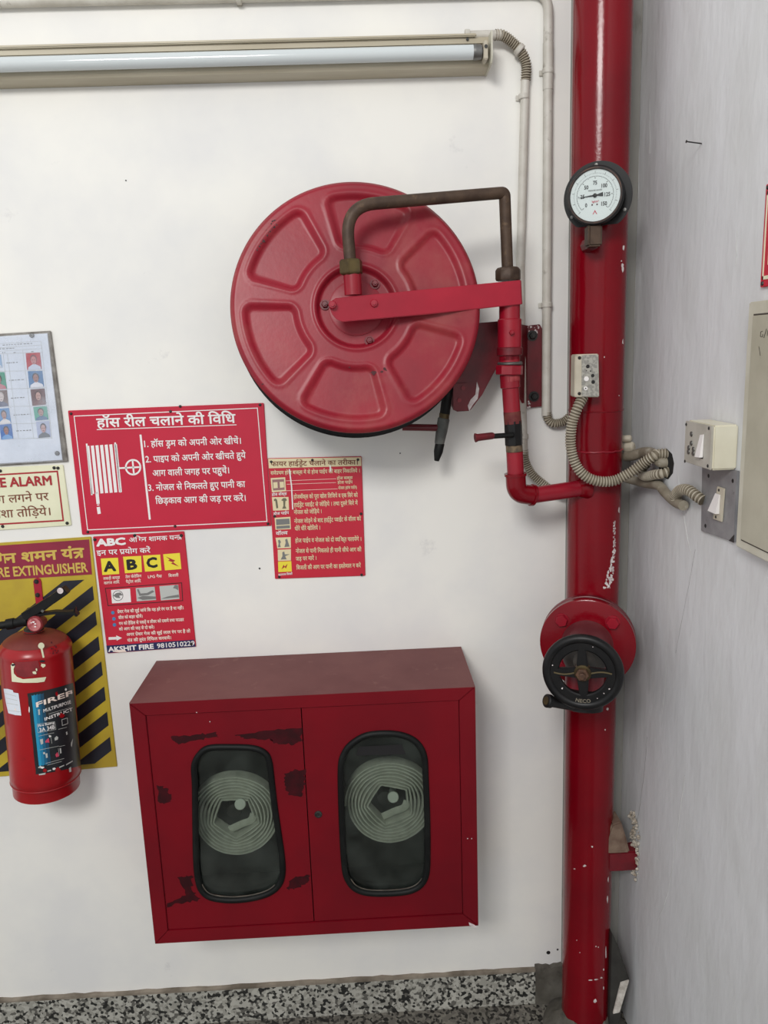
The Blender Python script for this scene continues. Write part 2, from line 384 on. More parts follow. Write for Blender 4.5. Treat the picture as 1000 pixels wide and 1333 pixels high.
def layout0(s, bold=0.0):
    # put the short i sign before its consonant cluster, split out the conjuncts
    s = list(s.replace('\u0921\u093c', '\u095c')); i = 0
    while i < len(s):
        if s[i] == 'ि':
            j = i-1
            while j >= 2 and s[j-1] == '्': j -= 2
            c = s.pop(i); s.insert(j, c)
        i += 1
    V = []; Fc = []; x = 0
    def put(vf, dx):
        b = len(V); V.extend((p[0]+dx, p[1]) for p in vf[0]); Fc.extend(tuple(k+b for k in f) for f in vf[1])
    def stroke(pts, w):
        for (x0, y0), (x1, y1) in zip(pts, pts[1:]):
            l = math.hypot(x1-x0, y1-y0); nx, ny = -(y1-y0)/l*w/2, (x1-x0)/l*w/2
            b = len(V); V.extend([(x0-nx, y0-ny), (x1-nx, y1-ny), (x1+nx, y1+ny), (x0+nx, y0+ny)]); Fc.append((b, b+1, b+2, b+3))
    w = .08; run = ''
    def flush():
        nonlocal x, run
        if run.strip(): put(raw_text(run, bold), x)
        x += advance(run, bold); run = ''
    i = 0
    while i < len(s):
        c = s[i]; n1 = s[i+1] if i+1 < len(s) else ''; n2 = s[i+2] if i+2 < len(s) else ''
        if n1 == '्' and n2:
            flush()
            if c == 'त' and n2 == 'र':
                put(raw_text('ा', bold), x+.3); xs = x+.3+advance('ा', bold)*.62
                stroke([(x, .61), (xs, .61)], w); stroke([(xs, .36), (x+.06, .36)], w); stroke([(xs-.02, .36), (x+.1, -.0)], w)
                x += .3+advance('ा', bold); i += 3; continue
            if n2 == 'र':
                a = advance(c, bold); put(raw_text(c, bold), x)
                if c in STEM: stroke([(x+a-.16, .2), (x+a-.42, .02)], w)
                else: stroke([(x+a*.5-.14, -.22), (x+a*.5, -.08), (x+a*.5+.14, -.22)], w)
                x += a; i += 3; continue
            if c == 'र':
                a = advance(n2, bold); stroke([(x+a-.3, .86), (x+a-.12, .8), (x+a-.14, .64)], w); i += 2; continue
            if c in STEM:
                a = advance(c, bold)-.15-bold; put(clip_right(raw_text(c, bold), a), x); x += a; i += 2; continue
        run += c; i += 1
    flush()
    return V, Fc, x
class Print:
    """flat print on a plate: pixel of the photograph -> point of the plate's own plane"""
    def __init__(s, parent, at, curved=False): s.p = parent; s.at = at; s.curved = curved
    def poly(s, name, mt, pts, lay=1):
        return s.polys(name, mt, [pts], lay)
    def polys(s, name, mt, L, lay=1):
        m = MB()
        for pts in L: s.face(m, pts, lay)
        return m.build(name, mt, s.p, smooth=0, fix=False)
    def face(s, m, pts, lay):
        if not s.curved: m.poly([s.at(px, py, lay) for px, py in pts]); return
        V = [Vector((a, b, 0)) for a, b in pts]; T = [[V[i] for i in q] for q in tessellate_polygon([V])]
        while T:
            a, b, c = T.pop(); e = [((a-b).length, a, b, c), ((b-c).length, b, c, a), ((c-a).length, c, a, b)]; l, p, q, r = max(e, key=lambda k: k[0])
            if l > 3: h = (p+q)/2; T += [[p, h, r], [h, q, r]]
            else: m.poly([s.at(k.x, k.y, lay) for k in (a, b, c)])
    def lines(s, name, mt, L, w, lay=1):
        Q = []
        for x0, y0, x1, y1 in L:
            l = math.hypot(x1-x0, y1-y0); nx, ny = -(y1-y0)/l*w/2, (x1-x0)/l*w/2
            Q.append([(x0-nx, y0-ny), (x1-nx, y1-ny), (x1+nx, y1+ny), (x0+nx, y0+ny)])
        return s.polys(name, mt, Q, lay)
    def loop(s, name, mt, pts, w, lay=1):
        n = len(pts); cx = sum(p[0] for p in pts)/n; cy = sum(p[1] for p in pts)/n
        ins = []
        for i in range(n):
            a, b, c = pts[i-1], pts[i], pts[(i+1) % n]
            def nrm(p, q):
                l = math.hypot(q[0]-p[0], q[1]-p[1]); v = (-(q[1]-p[1])/l, (q[0]-p[0])/l)
                return v if v[0]*(cx-p[0])+v[1]*(cy-p[1]) > 0 else (-v[0], -v[1])
            n1, n2 = nrm(a, b), nrm(b, c); d = 1+n1[0]*n2[0]+n1[1]*n2[1]
            ins.append((b[0]+w*(n1[0]+n2[0])/d, b[1]+w*(n1[1]+n2[1])/d))
        return s.polys(name, mt, [[pts[i], pts[(i+1) % n], ins[(i+1) % n], ins[i]] for i in range(n)], lay)
    def disc(s, name, mt, x, y, r, lay=1, r2=None, n=20):
        C = [(x+r*math.cos(2*PI*i/n), y+r*math.sin(2*PI*i/n)) for i in range(n)]
        if r2 is None: return s.poly(name, mt, C, lay)
        D = [(x+r2*math.cos(2*PI*i/n), y+r2*math.sin(2*PI*i/n)) for i in range(n)]
        return s.polys(name, mt, [[C[i], C[(i+1) % n], D[(i+1) % n], D[i]] for i in range(n)], lay)
    def text(s, body, mt, x0, y0, x1, y1, h, bold=.02, lay=2, name='lettering'):
        """baseline from (x0,y0) to (x1,y1), letter body h pixels tall"""
        V, Fc, ww = layout(body, bold)
        xs = [p[0] for p in V]; a, b = min(xs), max(xs)
        dev = any('ऀ' <= c <= 'ॿ' for c in body)
        hh = .62 if dev else .70
        if body.islower(): hh = .5
        L = math.hypot(x1-x0, y1-y0); ex = ((x1-x0)/L, (y1-y0)/L)
        # letters stand along the plate's own upright
        ux, uy = s.upv((x0+x1)/2, (y0+y1)/2)
        out = []
        for x, y, k in V:
            t = (x-a)/(b-a)*L; q = y/hh*h
            out.append(s.at(x0+ex[0]*t+ux*q, y0+ex[1]*t+uy*q, lay+k))
        return MB().add(out, Fc).build(name, mt, s.p, smooth=0, fix=False)
    def upv(s, x, y):
        dx, dy = 672-x, 5650-y; l = math.hypot(dx, dy); return -dx/l, -dy/l
def wall_print(parent, Y): return Print(parent, lambda px, py, lay: at(px, py, Y-.0004*lay))
def plate(name, label, cat, corners, thick, mt, edge=None, bev=.0015, gap=.001, y0=0.0):
    c = [at(px, py, y0-gap-thick) for px, py in corners]
    cx = sum((p for p in c), Vector())/4
    t = thing(name, (cx.x, y0-gap, min(p.z for p in c)), label, cat)
    m = MB(); m.prism(c, (0, thick, 0))
    m.build('board', mt, t, bevel=min(bev, thick*.4))
    return t, wall_print(t, y0-gap-thick)
def screws(t, pts, Y, r=.0045, mt=None, name='screw'):
    for px, py in pts:
        m = MB(); m.lathe(at(px, py, Y), (0, -1, 0), [(r, 0), (r, .0012), (r*.7, .0028), (0, .0033)], 12)
        m.build(name, mt or M_dksteel, t)
# ================================================================ hose reel
def make_reel():
    yaw, ti = math.radians(2), math.radians(10)
    n = Vector((math.sin(yaw)*math.cos(ti), -math.cos(yaw)*math.cos(ti), math.sin(ti)))
    u = Vector((math.cos(yaw), math.sin(yaw), 0)); v = n.cross(u)
    C = at(464, 399.5, -.245); R = .2715
    t = thing('fire_hose_reel', at(664, 480, 0), 'large red round fire hose reel drum with swing arm and bent brown pipe', 'hose reel')
    def Q(x, y, h=0): return C+u*x+v*y+n*h
    sm = lambda a, b, x: (lambda q: q*q*(3-2*q))(min(1, max(0, (x-a)/(b-a))))
    cents = [math.radians(a) for a in (80, 140, 200, 260, 320, 20)]
    def height(r, th):
        h = 0.0
        # six pressed wedge windows
        for c in cents:
            d = (th-c+PI) % (2*PI)-PI
            half = .40
            e1 = (half-abs(d))*r; e2 = r-.130; e3 = .240-r
            k = .018; q = k-math.sqrt(sum(max(k-e, 0)**2 for e in (e1, e2, e3)))
            if q > -.004: h = min(h, -.0085*sm(-.003, .009, q))
            if -.012 < q < -.002: h = max(h, .0016*(1-abs((q+.007)/.005)) if h == 0 else h)
        h += .0025*sm(.098, .092, r)*0
        h -= .012*sm(.087, .079, r)              # round hub recess
        h += .003*max(0, 1-abs(r-.091)/.006)
        h -= .010*sm(R-.012, R, r)**2             # rolled rim
        return h
    nr, na = 92, 288; m = MB(); vs = [Q(0, 0, height(0, 0))]; fs = []
    for i in range(1, nr+1):
        r = R*i/nr
        for k in range(na):
            th = 2*PI*k/na; vs.append(Q(r*math.cos(th), r*math.sin(th), height(r, th)))
    for k in range(na): fs.append((0, 1+k, 1+(k+1) % na))
    for i in range(nr-1):
        for k in range(na):
            a = 1+i*na; fs.append((a+k, a+na+k, a+na+(k+1) % na, a+(k+1) % na))
    # turned back edge and back sheet
    b = len(vs)
    for r, h in ((R, -.016), (R-.006, -.020), (R-.012, -.020), (.03, -.02)):
        for k in range(na):
            th = 2*PI*k/na; vs.append(Q(r*math.cos(th), r*math.sin(th), h))
    a = 1+(nr-1)*na
    for j in range(4):
        for k in range(na): fs.append((a+k, b+j*na+k, b+j*na+(k+1) % na, a+(k+1) % na))
        a = b+j*na
    m.add(vs, fs)
    fd = m.build('front_disc', reel_mat(C, n), t, smooth=60)
    # rear disc, drum and wound hose
    m = MB(); m.lathe(Q(0, 0, -.115), n, [(.04, 0), (R-.002, 0), (R+.003, -.004), (R+.002, -.012), (.04, -.010)], 96)
    m.build('rear_disc', M_black, t, smooth=50)
    m = MB(); m.cyl(Q(0, 0, -.114), n, .13, .09, 48); m.build('drum', M_reddk, t)
    P = []
    for turn in range(5):
        for k in range(64): P.append((turn+k/64, 2*PI*k/64))
    m = MB(); m.tube([Q(.247*math.cos(a), .247*math.sin(a), -.105+.0185*q) for q, a in P], .0095, 8)
    m.build('hose', M_rubber, t)
    # hub plate with bolts
    m = MB(); m.lathe(Q(0, 0, -.012), n, [(.060, 0), (.060, .002), (.056, .0035), (.02, .0035), (.02, .02), (0, .02)], 40); m.build('hub', reel_mat(C, n), t)
    def bolt(c, ax, r, mt, name='bolt', wash=True, nn=6):
        m = MB()
        if wash: m.cyl(c, ax, r*1.45, r*.3, 16)
        m.lathe(Vector(c)+Vector(ax)*r*.3, ax, [(r, 0), (r, r*.7), (r*.8, r*.95), (0, r*.95)], nn)
        m.cyl(Vector(c)+Vector(ax)*r*1.2, ax, r*.45, r*.5, 10)
        return m.build(name, mt, t)
    for px, py in ((423, 397), (488, 370), (481, 444)):
        d = ray(px, py); P0 = CAM+d*((C-n*.010-CAM).dot(n)/d.dot(n)); bolt(P0, n, .0075, M_reddk)
    # flat arm bar from the pivot to the hub
    ya, yb = -.312, -.215
    A = [at(437, 388, ya), at(560, 376, ya+(yb-ya)*.51), at(677.5, 364.5, yb), at(679, 396, yb), at(560, 409, ya+(yb-ya)*.51), at(446, 419, ya)]
    # left end rounded
    left = [at(446, 419, ya), at(438, 416, ya), at(432, 409, ya), at(429, 401, ya), at(430, 393, ya), at(437, 388, ya)]
    poly = A[:5]+left[:-1]
    m = MB(); m.prism([poly[i] for i in range(len(poly))], (.0008, .008, 0)); m.build('swing_arm', M_bar, t, bevel=.0012)
    m = MB(); tp = at(677.5, 364.5, yb); bt = at(679, 396, yb)
    m.prism([tp+Vector((-.002, .001, 0)), tp+Vector((.003, .004, 0)), bt+Vector((.003, .004, 0)), bt+Vector((-.002, .001, 0))], (0, .05, 0)); m.build('arm_fold', M_red2, t, bevel=.001)
    for px, py, yy in ((433, 397, ya), (487, 395, ya+.027)):
        bolt(at(px, py, yy-.0005), (0, -1, 0), .0085, M_bar, 'arm_bolt', False, 8)
    # brown feed pipe
    yh = -.286
    pts = [at(457, 352, yh), at(450, 268, yh-.004), at(648, 251.5, -.212), at(657, 251, -.207), at(661, 356, -.19)]
    Pp = fillet(pts, [.075, .004, .02], 10)
    m = MB(); m.tube(Pp, .0128, 18); m.build('feed_pipe', M_rust, t, smooth=60)
    a0 = at(658.5, 383, yh); 
    d = (at(457, 345, yh)-at(459, 385, yh)).normalized()
    m = MB(); m.cyl(at(460, 384, yh), d, .0185, .055, 24); m.build('inlet_stub', M_red2, t)
    m = MB(); c = at(457.5, 357, yh); m.lathe(c, d, [(.020, -.002), (.025, .002), (.025, .026), (.021, .030)], 6, a0=.3); m.build('hex_nut', M_brass, t, bevel=.001)
    yp = -.19
    m = MB(); m.lathe(at(661.5, 363, yp), (0,0,1), [(.027, -.004), (.0285, 0), (.0285, .018), (.024, .024), (.014, .026)], 8); m.build('pipe_nut', M_rust, t, bevel=.0008)
    # pivot pipe with rings and clamp
    ax = (at(663, 400, yp)-at(665, 480, yp)).normalized()
    def seg(name, y0, y1, r, mt, x=663.5, nn=24, bev=.002):
        p1, p0 = at(x, y0, yp), at(x, y1, yp); m = MB(); m.cyl(p0, (p1-p0), r, (p1-p0).length, nn, 0, bev); return m.build(name, mt, t)
    seg('pivot_pipe', 395, 470, .0235, M_red2)
    seg('pivot_sleeve', 415, 453, .0268, M_red2)
    seg('pivot_ring', 452, 463, .029, M_reddk); seg('pivot_neck', 462, 474, .0235, M_red2); seg('pivot_collar', 471, 475, .0285, M_steel, 664)
    bolt(at(666, 433, yp-.027), (0, -1, 0), .006, M_red2, 'clamp_bolt', False)
    # wall plate and triangular bracket arm behind the drum
    m = MB(); m.prism([at(686, 424, -.009), at(703, 422, -.009), at(706, 428, -.009), at(706, 529, -.009), at(683, 532, -.009)], (0, .008, 0)); m.build('wall_plate', M_reddk, t, bevel=.001)
    for px, py in ((693, 437), (695, 516)): bolt(at(px, py, -.009), (0, -1, 0), .009, M_dksteel, 'anchor_bolt')
    m = MB(); m.prism([at(648, 417, -.12), at(684, 424, -.01), at(683, 532, -.01), at(652, 470, -.12)], (.006, 0, 0)); m.build('bracket_web', M_reddk, t)
    m = MB(); pl = [(584, 424), (650, 418), (656, 470), (645, 482), (628, 514), (612, 535), (594, 536), (570, 500)]
    m.prism([at(a, b, -.105) for a, b in pl], (0, .05, 0)); m.build('swing_bracket', M_reddk, t, bevel=.002)  # darker red puts the shadow behind the reel into the bracket's colour
    m = MB(); m.prism([at(590, 500, -.112), at(609, 498, -.112), at(609, 535, -.112), at(590, 534, -.112)], (0, .006, 0)); m.build('bracket_lug', M_reddk, t, bevel=.001)
    for px, py in ((598, 521), (603, 505)): m = MB(); m.cyl(at(px, py, -.1125), (0,-1,0), .005, .003, 12); m.build('lug_bolt', M_red2, t)
    m = MB(); m.prism([at(*q, -.1065) for q in ((621, 497), (624, 506), (622, 519), (615, 528), (611, 535), (609, 528), (613, 520), (619, 514))], (0, .001, 0)); m.build('bare_edge', M_chip, t, 'chipped white edge')
    for i in range(16):
        px, py = (random.uniform(686, 702), random.uniform(424, 434)) if i < 11 else (random.uniform(684, 692), random.uniform(522, 531)); s = random.uniform(.6, 2.2)
        MB().poly([at(px+s*math.cos(q)*random.uniform(.4, 1.2), py+s*math.sin(q)*random.uniform(.4, 1.2), -.0093) for q in (0, 1, 2, 3, 4, 5)]).build('plate_chip', M_chip, t, smooth=0)
    # nozzle and its holder
    yn = -.105
    def nz(x0, y0, x1, y1, ra, rb, nm, mt):
        p, q = at(x0, y0, yn), at(x1, y1, yn); L = (q-p).length
        m = MB(); m.lathe(p, q-p, [(ra*.85, 0), (ra, .003), (ra*.97, L*.5), (rb, L-.003), (rb*.9, L)], 20); m.build(nm, mt, t)
    nz(584, 500, 579, 540, .0125, .0125, 'nozzle_hose', M_rubber)
    nz(579, 537, 578, 546, .0128, .0128, 'nozzle_ferrule', M_brass)
    nz(578, 544, 572, 578, .0145, .012, 'nozzle_body', mat('matt_pewter', (104,106,102), .6, (76,78,76), 40, metal=.2))
    nz(573, 576, 568.5, 600, .0115, .0065, 'nozzle_tip', M_rubber)
    p, q = at(524, 556, -.10), at(571, 557, -.105); m = MB(); m.cyl(p, q-p, .0085, (q-p).length, 14); m.build('nozzle_holder', M_reddk, t)
    # scrawled faded marking on the drum face (illegible)
    def fp(px, py, o=.0006):
        d = ray(px, py); P0 = CAM+d*((C+n*o-CAM).dot(n)/d.dot(n)); return P0
    m = MB()
    for i in range(46):
        k = random.random(); x = 333+27*k+random.uniform(-2, 2); y = 326-38*k+random.uniform(-4, 4)*(.4+k)
        if .42 < k < .52: continue
        s = random.uniform(.6, 1.9)
        m.poly([fp(x+s*math.cos(a)*random.uniform(.5, 1.2), y+s*math.sin(a)*random.uniform(.5, 1.2)) for a in (0, 1, 2.2, 3.3, 4.4, 5.3)])
    m.build('faded_marking', mat('faded_ink', (64,34,36), .7), t, smooth=0, kind='stuff')
    for cx, cy, s in ((486, 485, 4), (503, 480, 4), (455, 478, 1.2), (342, 500, 1.5), (497, 484, 2.2)):
        MB().poly([fp(cx+s*math.cos(a)*random.uniform(.5, 1.2), cy+s*.7*math.sin(a)*random.uniform(.5, 1.2)) for a in [i*PI/5 for i in range(10)]]).build('paint_scuff', mat('scuff_dark', (70,24,28), .7), t, smooth=0)
def reel_mat(C, n):
    m = mat('reel_red_enamel', (148,24,42), .38, (122,24,38), 5, .35, .7, bump=.1, bscale=90, c3=(150,66,64), s3=7, lo3=.5, hi3=.8, spec=.38)
    return m
make_reel()

# ================================================================ riser pipe
t = thing('fire_riser_pipe', (PX, PY, 0), 'tall glossy red vertical fire riser pipe standing in the room corner', 'pipe')
m = MB(); nz_, na = 90, 72; vs = []; fs = []
for i in range(nz_+1):
    z = -.0+3.3*i/nz_
    for k in range(na):
        a = 2*PI*k/na; vs.append((PX+PR*math.cos(a), PY+PR*math.sin(a), z))
for i in range(nz_):
    for k in range(na): fs.append((i*na+k, i*na+(k+1) % na, (i+1)*na+(k+1) % na, (i+1)*na+k))
m.add(vs, fs); m.build('pipe', M_red, t)
def ring(py, w=.0025, mt=M_red2, nm='weld_seam'):
    z = at(785, py, PY-PR).z; m = MB()
    m.tube([(PX+(PR+.0002)*math.cos(a), PY+(PR+.0002)*math.sin(a), z+random.uniform(-.0012, .0012)) for a in [2*PI*i/60 for i in range(60)]], w, 8, closed=True)
    m.build(nm, mt, t)
ring(589, .0022, M_red2); ring(536, .0018, M_red)
# flaked paint
def on_pipe(px, py, off=.0006):
    d = ray(px, py); ox, oy = CAM.x-PX, CAM.y-PY; a = d.x**2+d.y**2; b = 2*(ox*d.x+oy*d.y); c = ox*ox+oy*oy-(PR+off)**2
    D = b*b-4*a*c
    if D < 0: return None
    return CAM+d*((-b-math.sqrt(D))/(2*a))
def flakes(spots, nm='paint_chip', mt=M_chip):
    m = MB()
    for x, y, s, asp in spots:
        k = random.randint(6, 9); a0 = random.random()*6
        pts = [on_pipe(x+s*math.cos(a0+2*PI*i/k)*random.uniform(.45, 1.2), y+s*asp*math.sin(a0+2*PI*i/k)*random.uniform(.45, 1.2)) for i in range(k)]
        if all(pts): m.poly(pts)
    m.build(nm, mt, t, smooth=0, kind='stuff', label='white primer showing through flaked red paint')
SP = []
for i in range(150):
    k = random.random(); y = 678+88*k; x0 = 800-10*max(0, k-.45)*1.6
    wd_ = 1.5 if k < .45 else 8*(k-.3)
    SP.append((min(803.5-.06*(y-678)+2, x0+random.uniform(-1, 1)*wd_), y, random.uniform(.5, 1.7)*(1 if k > .4 else .6), random.uniform(1, 1.9)))
SP += [(812, 322, 1.6, 2.6), (810, 345, 2.2, 1.5), (811, 350, 2, 2.4), (809, 340, 1.2, 1), (806, 664, 1.6, 2.6), (811, 445, 1, 5), (787, 465, .8, 1.5), (806, 515, .8, 1),
       (771, 1102, 2, .8), (761, 1127, 2.4, .7), (748, 1131, 1.5, .6), (791, 923, 1.5, 2), (788, 950, 1, 1.2), (776, 1232, 1, 1.2), (779, 1233, .8, 1.2), (792, 1145, 1, 5), (791, 1170, 1, 6), (789, 1240, 1, 8), (769, 1276, 3, .4), (776, 1275, 3, .5), (783, 1273, 2, .8), (786, 1262, 1, 2), (751, 1224, .8, 1), (755, 1240, .7, .9), (775, 1303, 3, 1), (786, 1286, 1, 2.5)]
flakes(SP)
# bracket stub into the right wall, and the broken plaster round it
zs = at(800, 1128, PY-.03).z
m = MB(); m.box((PX+.02, PY-.045, zs-.005), (XW-.0008, PY+.0, zs+.052)); m.build('wall_stub', M_reddk, t, bevel=.003)
w3 = [at(780, 1119, PY-.05), at(786, 1104, PY-.05), at(797, 1074, PY-.05), at(809, 1070, PY-.05), at(816, 1092, PY-.05), at(820, 1122, PY-.05)]
for p in w3: p.x = min(p.x, XW-.0006); p.z = max(p.z, zs+.0525)
m = MB(); m.prism(w3, (0, .06, 0)); m.build('mortar_wedge', M_dust, t, bevel=.004)
def lump(m, c, r):
    P = [(0, -r*.8), (r*.7, -r*.45), (r, 0), (r*.75, r*.5), (0, r*.85)]; k = len(m.v); m.lathe(c, (random.uniform(-.4, .4), 1, random.uniform(-.4, .4)), P, 7)
    for i in range(k, len(m.v)):
        m.v[i] = c+(m.v[i]-c)*random.uniform(.65, 1.15)
        m.v[i].x = min(m.v[i].x, XW-.0004)
m = MB()
for i in range(70):
    k = random.random(); c = atx(823+4*k+random.uniform(-2.5, 2.5), 1056+88*k, XW-.003)
    lump(m, c+Vector((random.uniform(-.004, .002), random.uniform(-.006, .006), 0)), random.uniform(.002, .0065))
for i in range(40):
    k = random.random(); lump(m, Vector((XW-.002-random.uniform(0, .006), PY-.047-random.uniform(-.004, .012)+random.uniform(0, .04)*(k > .8), zs-.012+.15*k)), random.uniform(.002, .0065)*(1 if k > .12 else .6))
m.build('broken_plaster', mat('pale_plaster', (206,200,188), .9, (150,136,120), 60, bump=.6, bscale=120), wr, kind='stuff')
# ================================================================ branch pipe with ball valve
yp = -.19
t = thing('branch_pipe', at(668, 640, yp), 'red elbowed branch pipe with small ball valve between the riser and hose reel', 'pipe')
def vseg(name, x0, y0, x1, y1, r, mt, nn=24, bev=.0015):
    p, q = at(x0, y0, yp), at(x1, y1, yp); m = MB(); m.cyl(p, q-p, r, (q-p).length, nn, 0, bev); return m.build(name, mt, t)
vseg('union_nut', 663, 488, 663.5, 475.5, .031, M_red2, 8, .002)
vseg('union_tail', 664.5, 505, 663.5, 487, .0225, M_red2)
vseg('union_patch', 664.5, 497, 664, 489, .0229, mat('worn_red', (160,60,64), .6, (128,14,30), 50), 16)
vseg('upper_pipe', 667.5, 550, 664.5, 503, .0195, M_red2)
vseg('grimy_end', 667.8, 552, 666.5, 535, .0199, mat('grimy_red', (110,52,44), .7, (92,20,28), 40), 24)
bv = vseg('valve_body', 669.2, 580, 667.8, 547, .0205, M_black, 8, .002)
vseg('thread_ring', 669.8, 588, 669.3, 579, .0195, mat('thread_sealant', (130,110,84), .8, (80,66,54), 50), 20)
p = at(660, 567, yp-.006); q = at(639, 569.5, yp-.012)
m = MB(); m.tube([at(668, 566, yp-.02), at(655, 567, yp-.022), at(640, 568, yp-.024)], .006, 10, flat=1.2); h = m.build('valve_lever', M_rubber, bv)
p, q = at(643, 567, yp-.024), at(618.5, 570, yp-.03); m = MB(); m.lathe(p, q-p, [(.0065, 0), (.008, .003), (.0085, (q-p).length*.85), (.0105, (q-p).length-.002), (.0105, (q-p).length)], 14); m.build('lever_grip', M_reddk, bv)
# lower pipe, elbow and run to the riser
e1 = at(670, 588, yp); e2 = at(671.5, 620, yp); cor = at(672.5, 648, yp); run = at(697, 643, yp); end = Vector((PX-.035, PY-.045, 0))
end.z = at(752, 635, -.145).z
m = MB(); m.cyl(e2, e1-e2, .0195, (e1-e2).length, 24); m.build('lower_pipe', M_red2, t)
pp = fillet([at(671.2, 616, yp), at(672.5, 642, yp), cor+(end-cor)*.24], .035, 12)
m = MB(); m.tube(pp, .0235, 24); m.tube([pp[0], pp[0]+(pp[1]-pp[0]).normalized()*.006], .0262, 24); m.tube([pp[-1]-(pp[-1]-pp[-2]).normalized()*.006, pp[-1]], .0262, 24)
m.build('elbow', M_red, t, smooth=50)
m = MB(); m.cyl(pp[-1]-(end-pp[-1]).normalized()*.01, end-pp[-1], .0195, (end-pp[-1]).length+.01, 24); m.build('horizontal_pipe', M_red2, t)
m = MB(); dd = (end-pp[-1]).normalized(); m.lathe(end-dd*.022, dd, [(.0198, 0), (.023, .012), (.028, .02), (.028, .028)], 24); m.build('weld_collar', M_red, t)

# ================================================================ hydrant landing valve
vd = Vector((-.33, -.94, 0)).normalized()
FC = at(764.5, 839, -.2)
t = thing('hydrant_valve', FC+Vector((0, .06, -.12)), 'red flanged hydrant landing valve with a black hand wheel on the riser', 'valve')
FR = .114
m = MB(); m.lathe(FC, vd, [(.045, -.02), (FR-.002, -.02), (FR, -.018), (FR, -.002), (FR-.003, 0), (.04, 0)], 72); m.build('flange', M_red, t)
m = MB(); m.lathe(FC, vd, [(.03, -.026), (FR-.004, -.026), (FR-.001, -.024), (FR-.001, -.0215), (.03, -.0215)], 72); m.build('gasket', M_dksteel, t)
m = MB(); m.lathe(FC, vd, [(.03, -.044), (FR-.003, -.044), (FR, -.042), (FR, -.028), (FR-.003, -.0265), (.03, -.0265)], 72); m.build('rear_flange', M_reddk, t)
m = MB(); m.cyl(FC-vd*.085, vd, .05, .06, 40); m.build('tee_neck', M_red, t)
fu, fv, _ = frame(vd)
for k in range(4):
    a = PI/4+k*PI/2+.02
    c = FC+(fu*math.cos(a)+fv*math.sin(a))*.085
    m = MB(); m.cyl(c, vd, .0175, .002, 20); m.lathe(c+vd*.002, vd, [(.0155, 0), (.0155, .009), (.0135, .0115), (0, .0118)], 6, a0=.25*k); m.build('flange_bolt', M_red2, t)
# valve neck and bonnet tapering to the wheel
m = MB(); m.lathe(FC, vd, [(.062, 0), (.060, .004), (.056, .012), (.055, .07), (.050, .078)], 48); m.build('valve_body', mat('valve_red_brown', (106,44,48), .5, (88,30,36), 12, bump=.15, bscale=70), t)
m = MB(); m.lathe(FC, vd, [(.051, .074), (.05, .084), (.04, .1), (.026, .112), (.022, .13), (.013, .14), (.011, .19)], 40); m.build('bonnet', mat('grimy_bonnet', (58,54,48), .6, (38,36,34), 30, bump=.1, bscale=60), t)
# outlet below with black coupling
ob = FC+vd*.055
od = Vector((-.10, -.22, -1)).normalized()
m = MB(); m.lathe(ob, od, [(.048, 0), (.045, .05), (.044, .085)], 36); m.build('outlet', M_reddk, t)
m = MB(); m.lathe(ob+od*.082, od, [(.044, 0), (.054, .004), (.054, .022), (.050, .026), (.046, .03), (.046, .05), (.034, .054), (.034, .03)], 40); m.build('outlet_coupling', M_black, t)
# spring lug to the lower left
wc = FC+vd*.172
lp = at(711, 912, wc.y+.02); lq = at(745, 918, wc.y+.045)
m = MB(); m.lathe(lp, lq-lp, [(0, 0), (.013, 0), (.0155, .002), (.0155, .012), (.0125, .014), (.0125, (lq-lp).length)], 20); m.build('coupling_lug', M_black, t)
m = MB(); m.lathe(lp-(lq-lp).normalized()*.0006, lq-lp, [(0, 0), (.0095, 0), (.0095, .0012), (0, .0012)], 16); m.build('lug_cap', M_brass, t)
# hand wheel
WR = .079
hw = MB(); hw.tube([wc+(fu*math.cos(a)+fv*math.sin(a))*WR for a in [2*PI*i/64 for i in range(64)]], .0105, 14, closed=True, flat=1.0)
hwo = hw.build('hand_wheel', M_black, t, smooth=60)
m = MB(); m.lathe(wc-vd*.006, vd, [(.052, 0), (.075, 0), (.075, .009), (.072, .0115), (.055, .0115), (.052, .009), (.052, 0)], 64); m.build('wheel_web', M_black, hwo)
for k in range(4):
    a = PI/2+k*PI/2+.05; d = fu*math.cos(a)+fv*math.sin(a); w = vd.cross(d)
    m = MB(); b0, b1 = wc+d*.014, wc+d*.062
    m.prism([b0+w*.013-vd*.004, b1+w*.008-vd*.004, b1-w*.008-vd*.004, b0-w*.013-vd*.004], vd*.010); m.build('spoke', M_black, hwo, bevel=.002)
    if k % 2: m = MB(); m.tube([wc+d*(.018+.045*q/8)+w*.004*math.sin(q/8*3)+vd*.007 for q in range(9)], .0018, 6).build('spoke_rib', mat('worn_brass_edge', (104,92,66), .5, metal=.4), hwo)
m = MB(); m.lathe(wc-vd*.01, vd, [(.019, 0), (.019, .018), (.016, .021), (.0, .021)], 24); m.build('wheel_hub', M_brass, hwo)
m = MB(); m.lathe(wc+vd*.011, vd, [(.0145, 0), (.0145, .009), (.0125, .011), (0, .011)], 6); m.lathe(wc+vd*.022, vd, [(.0075, 0), (.0075, .006), (.0055, .008), (0, .008)], 14); m.build('wheel_nut', mat('rusty_nut', (104,76,58), .55, (74,52,40), 60, metal=.3), hwo)
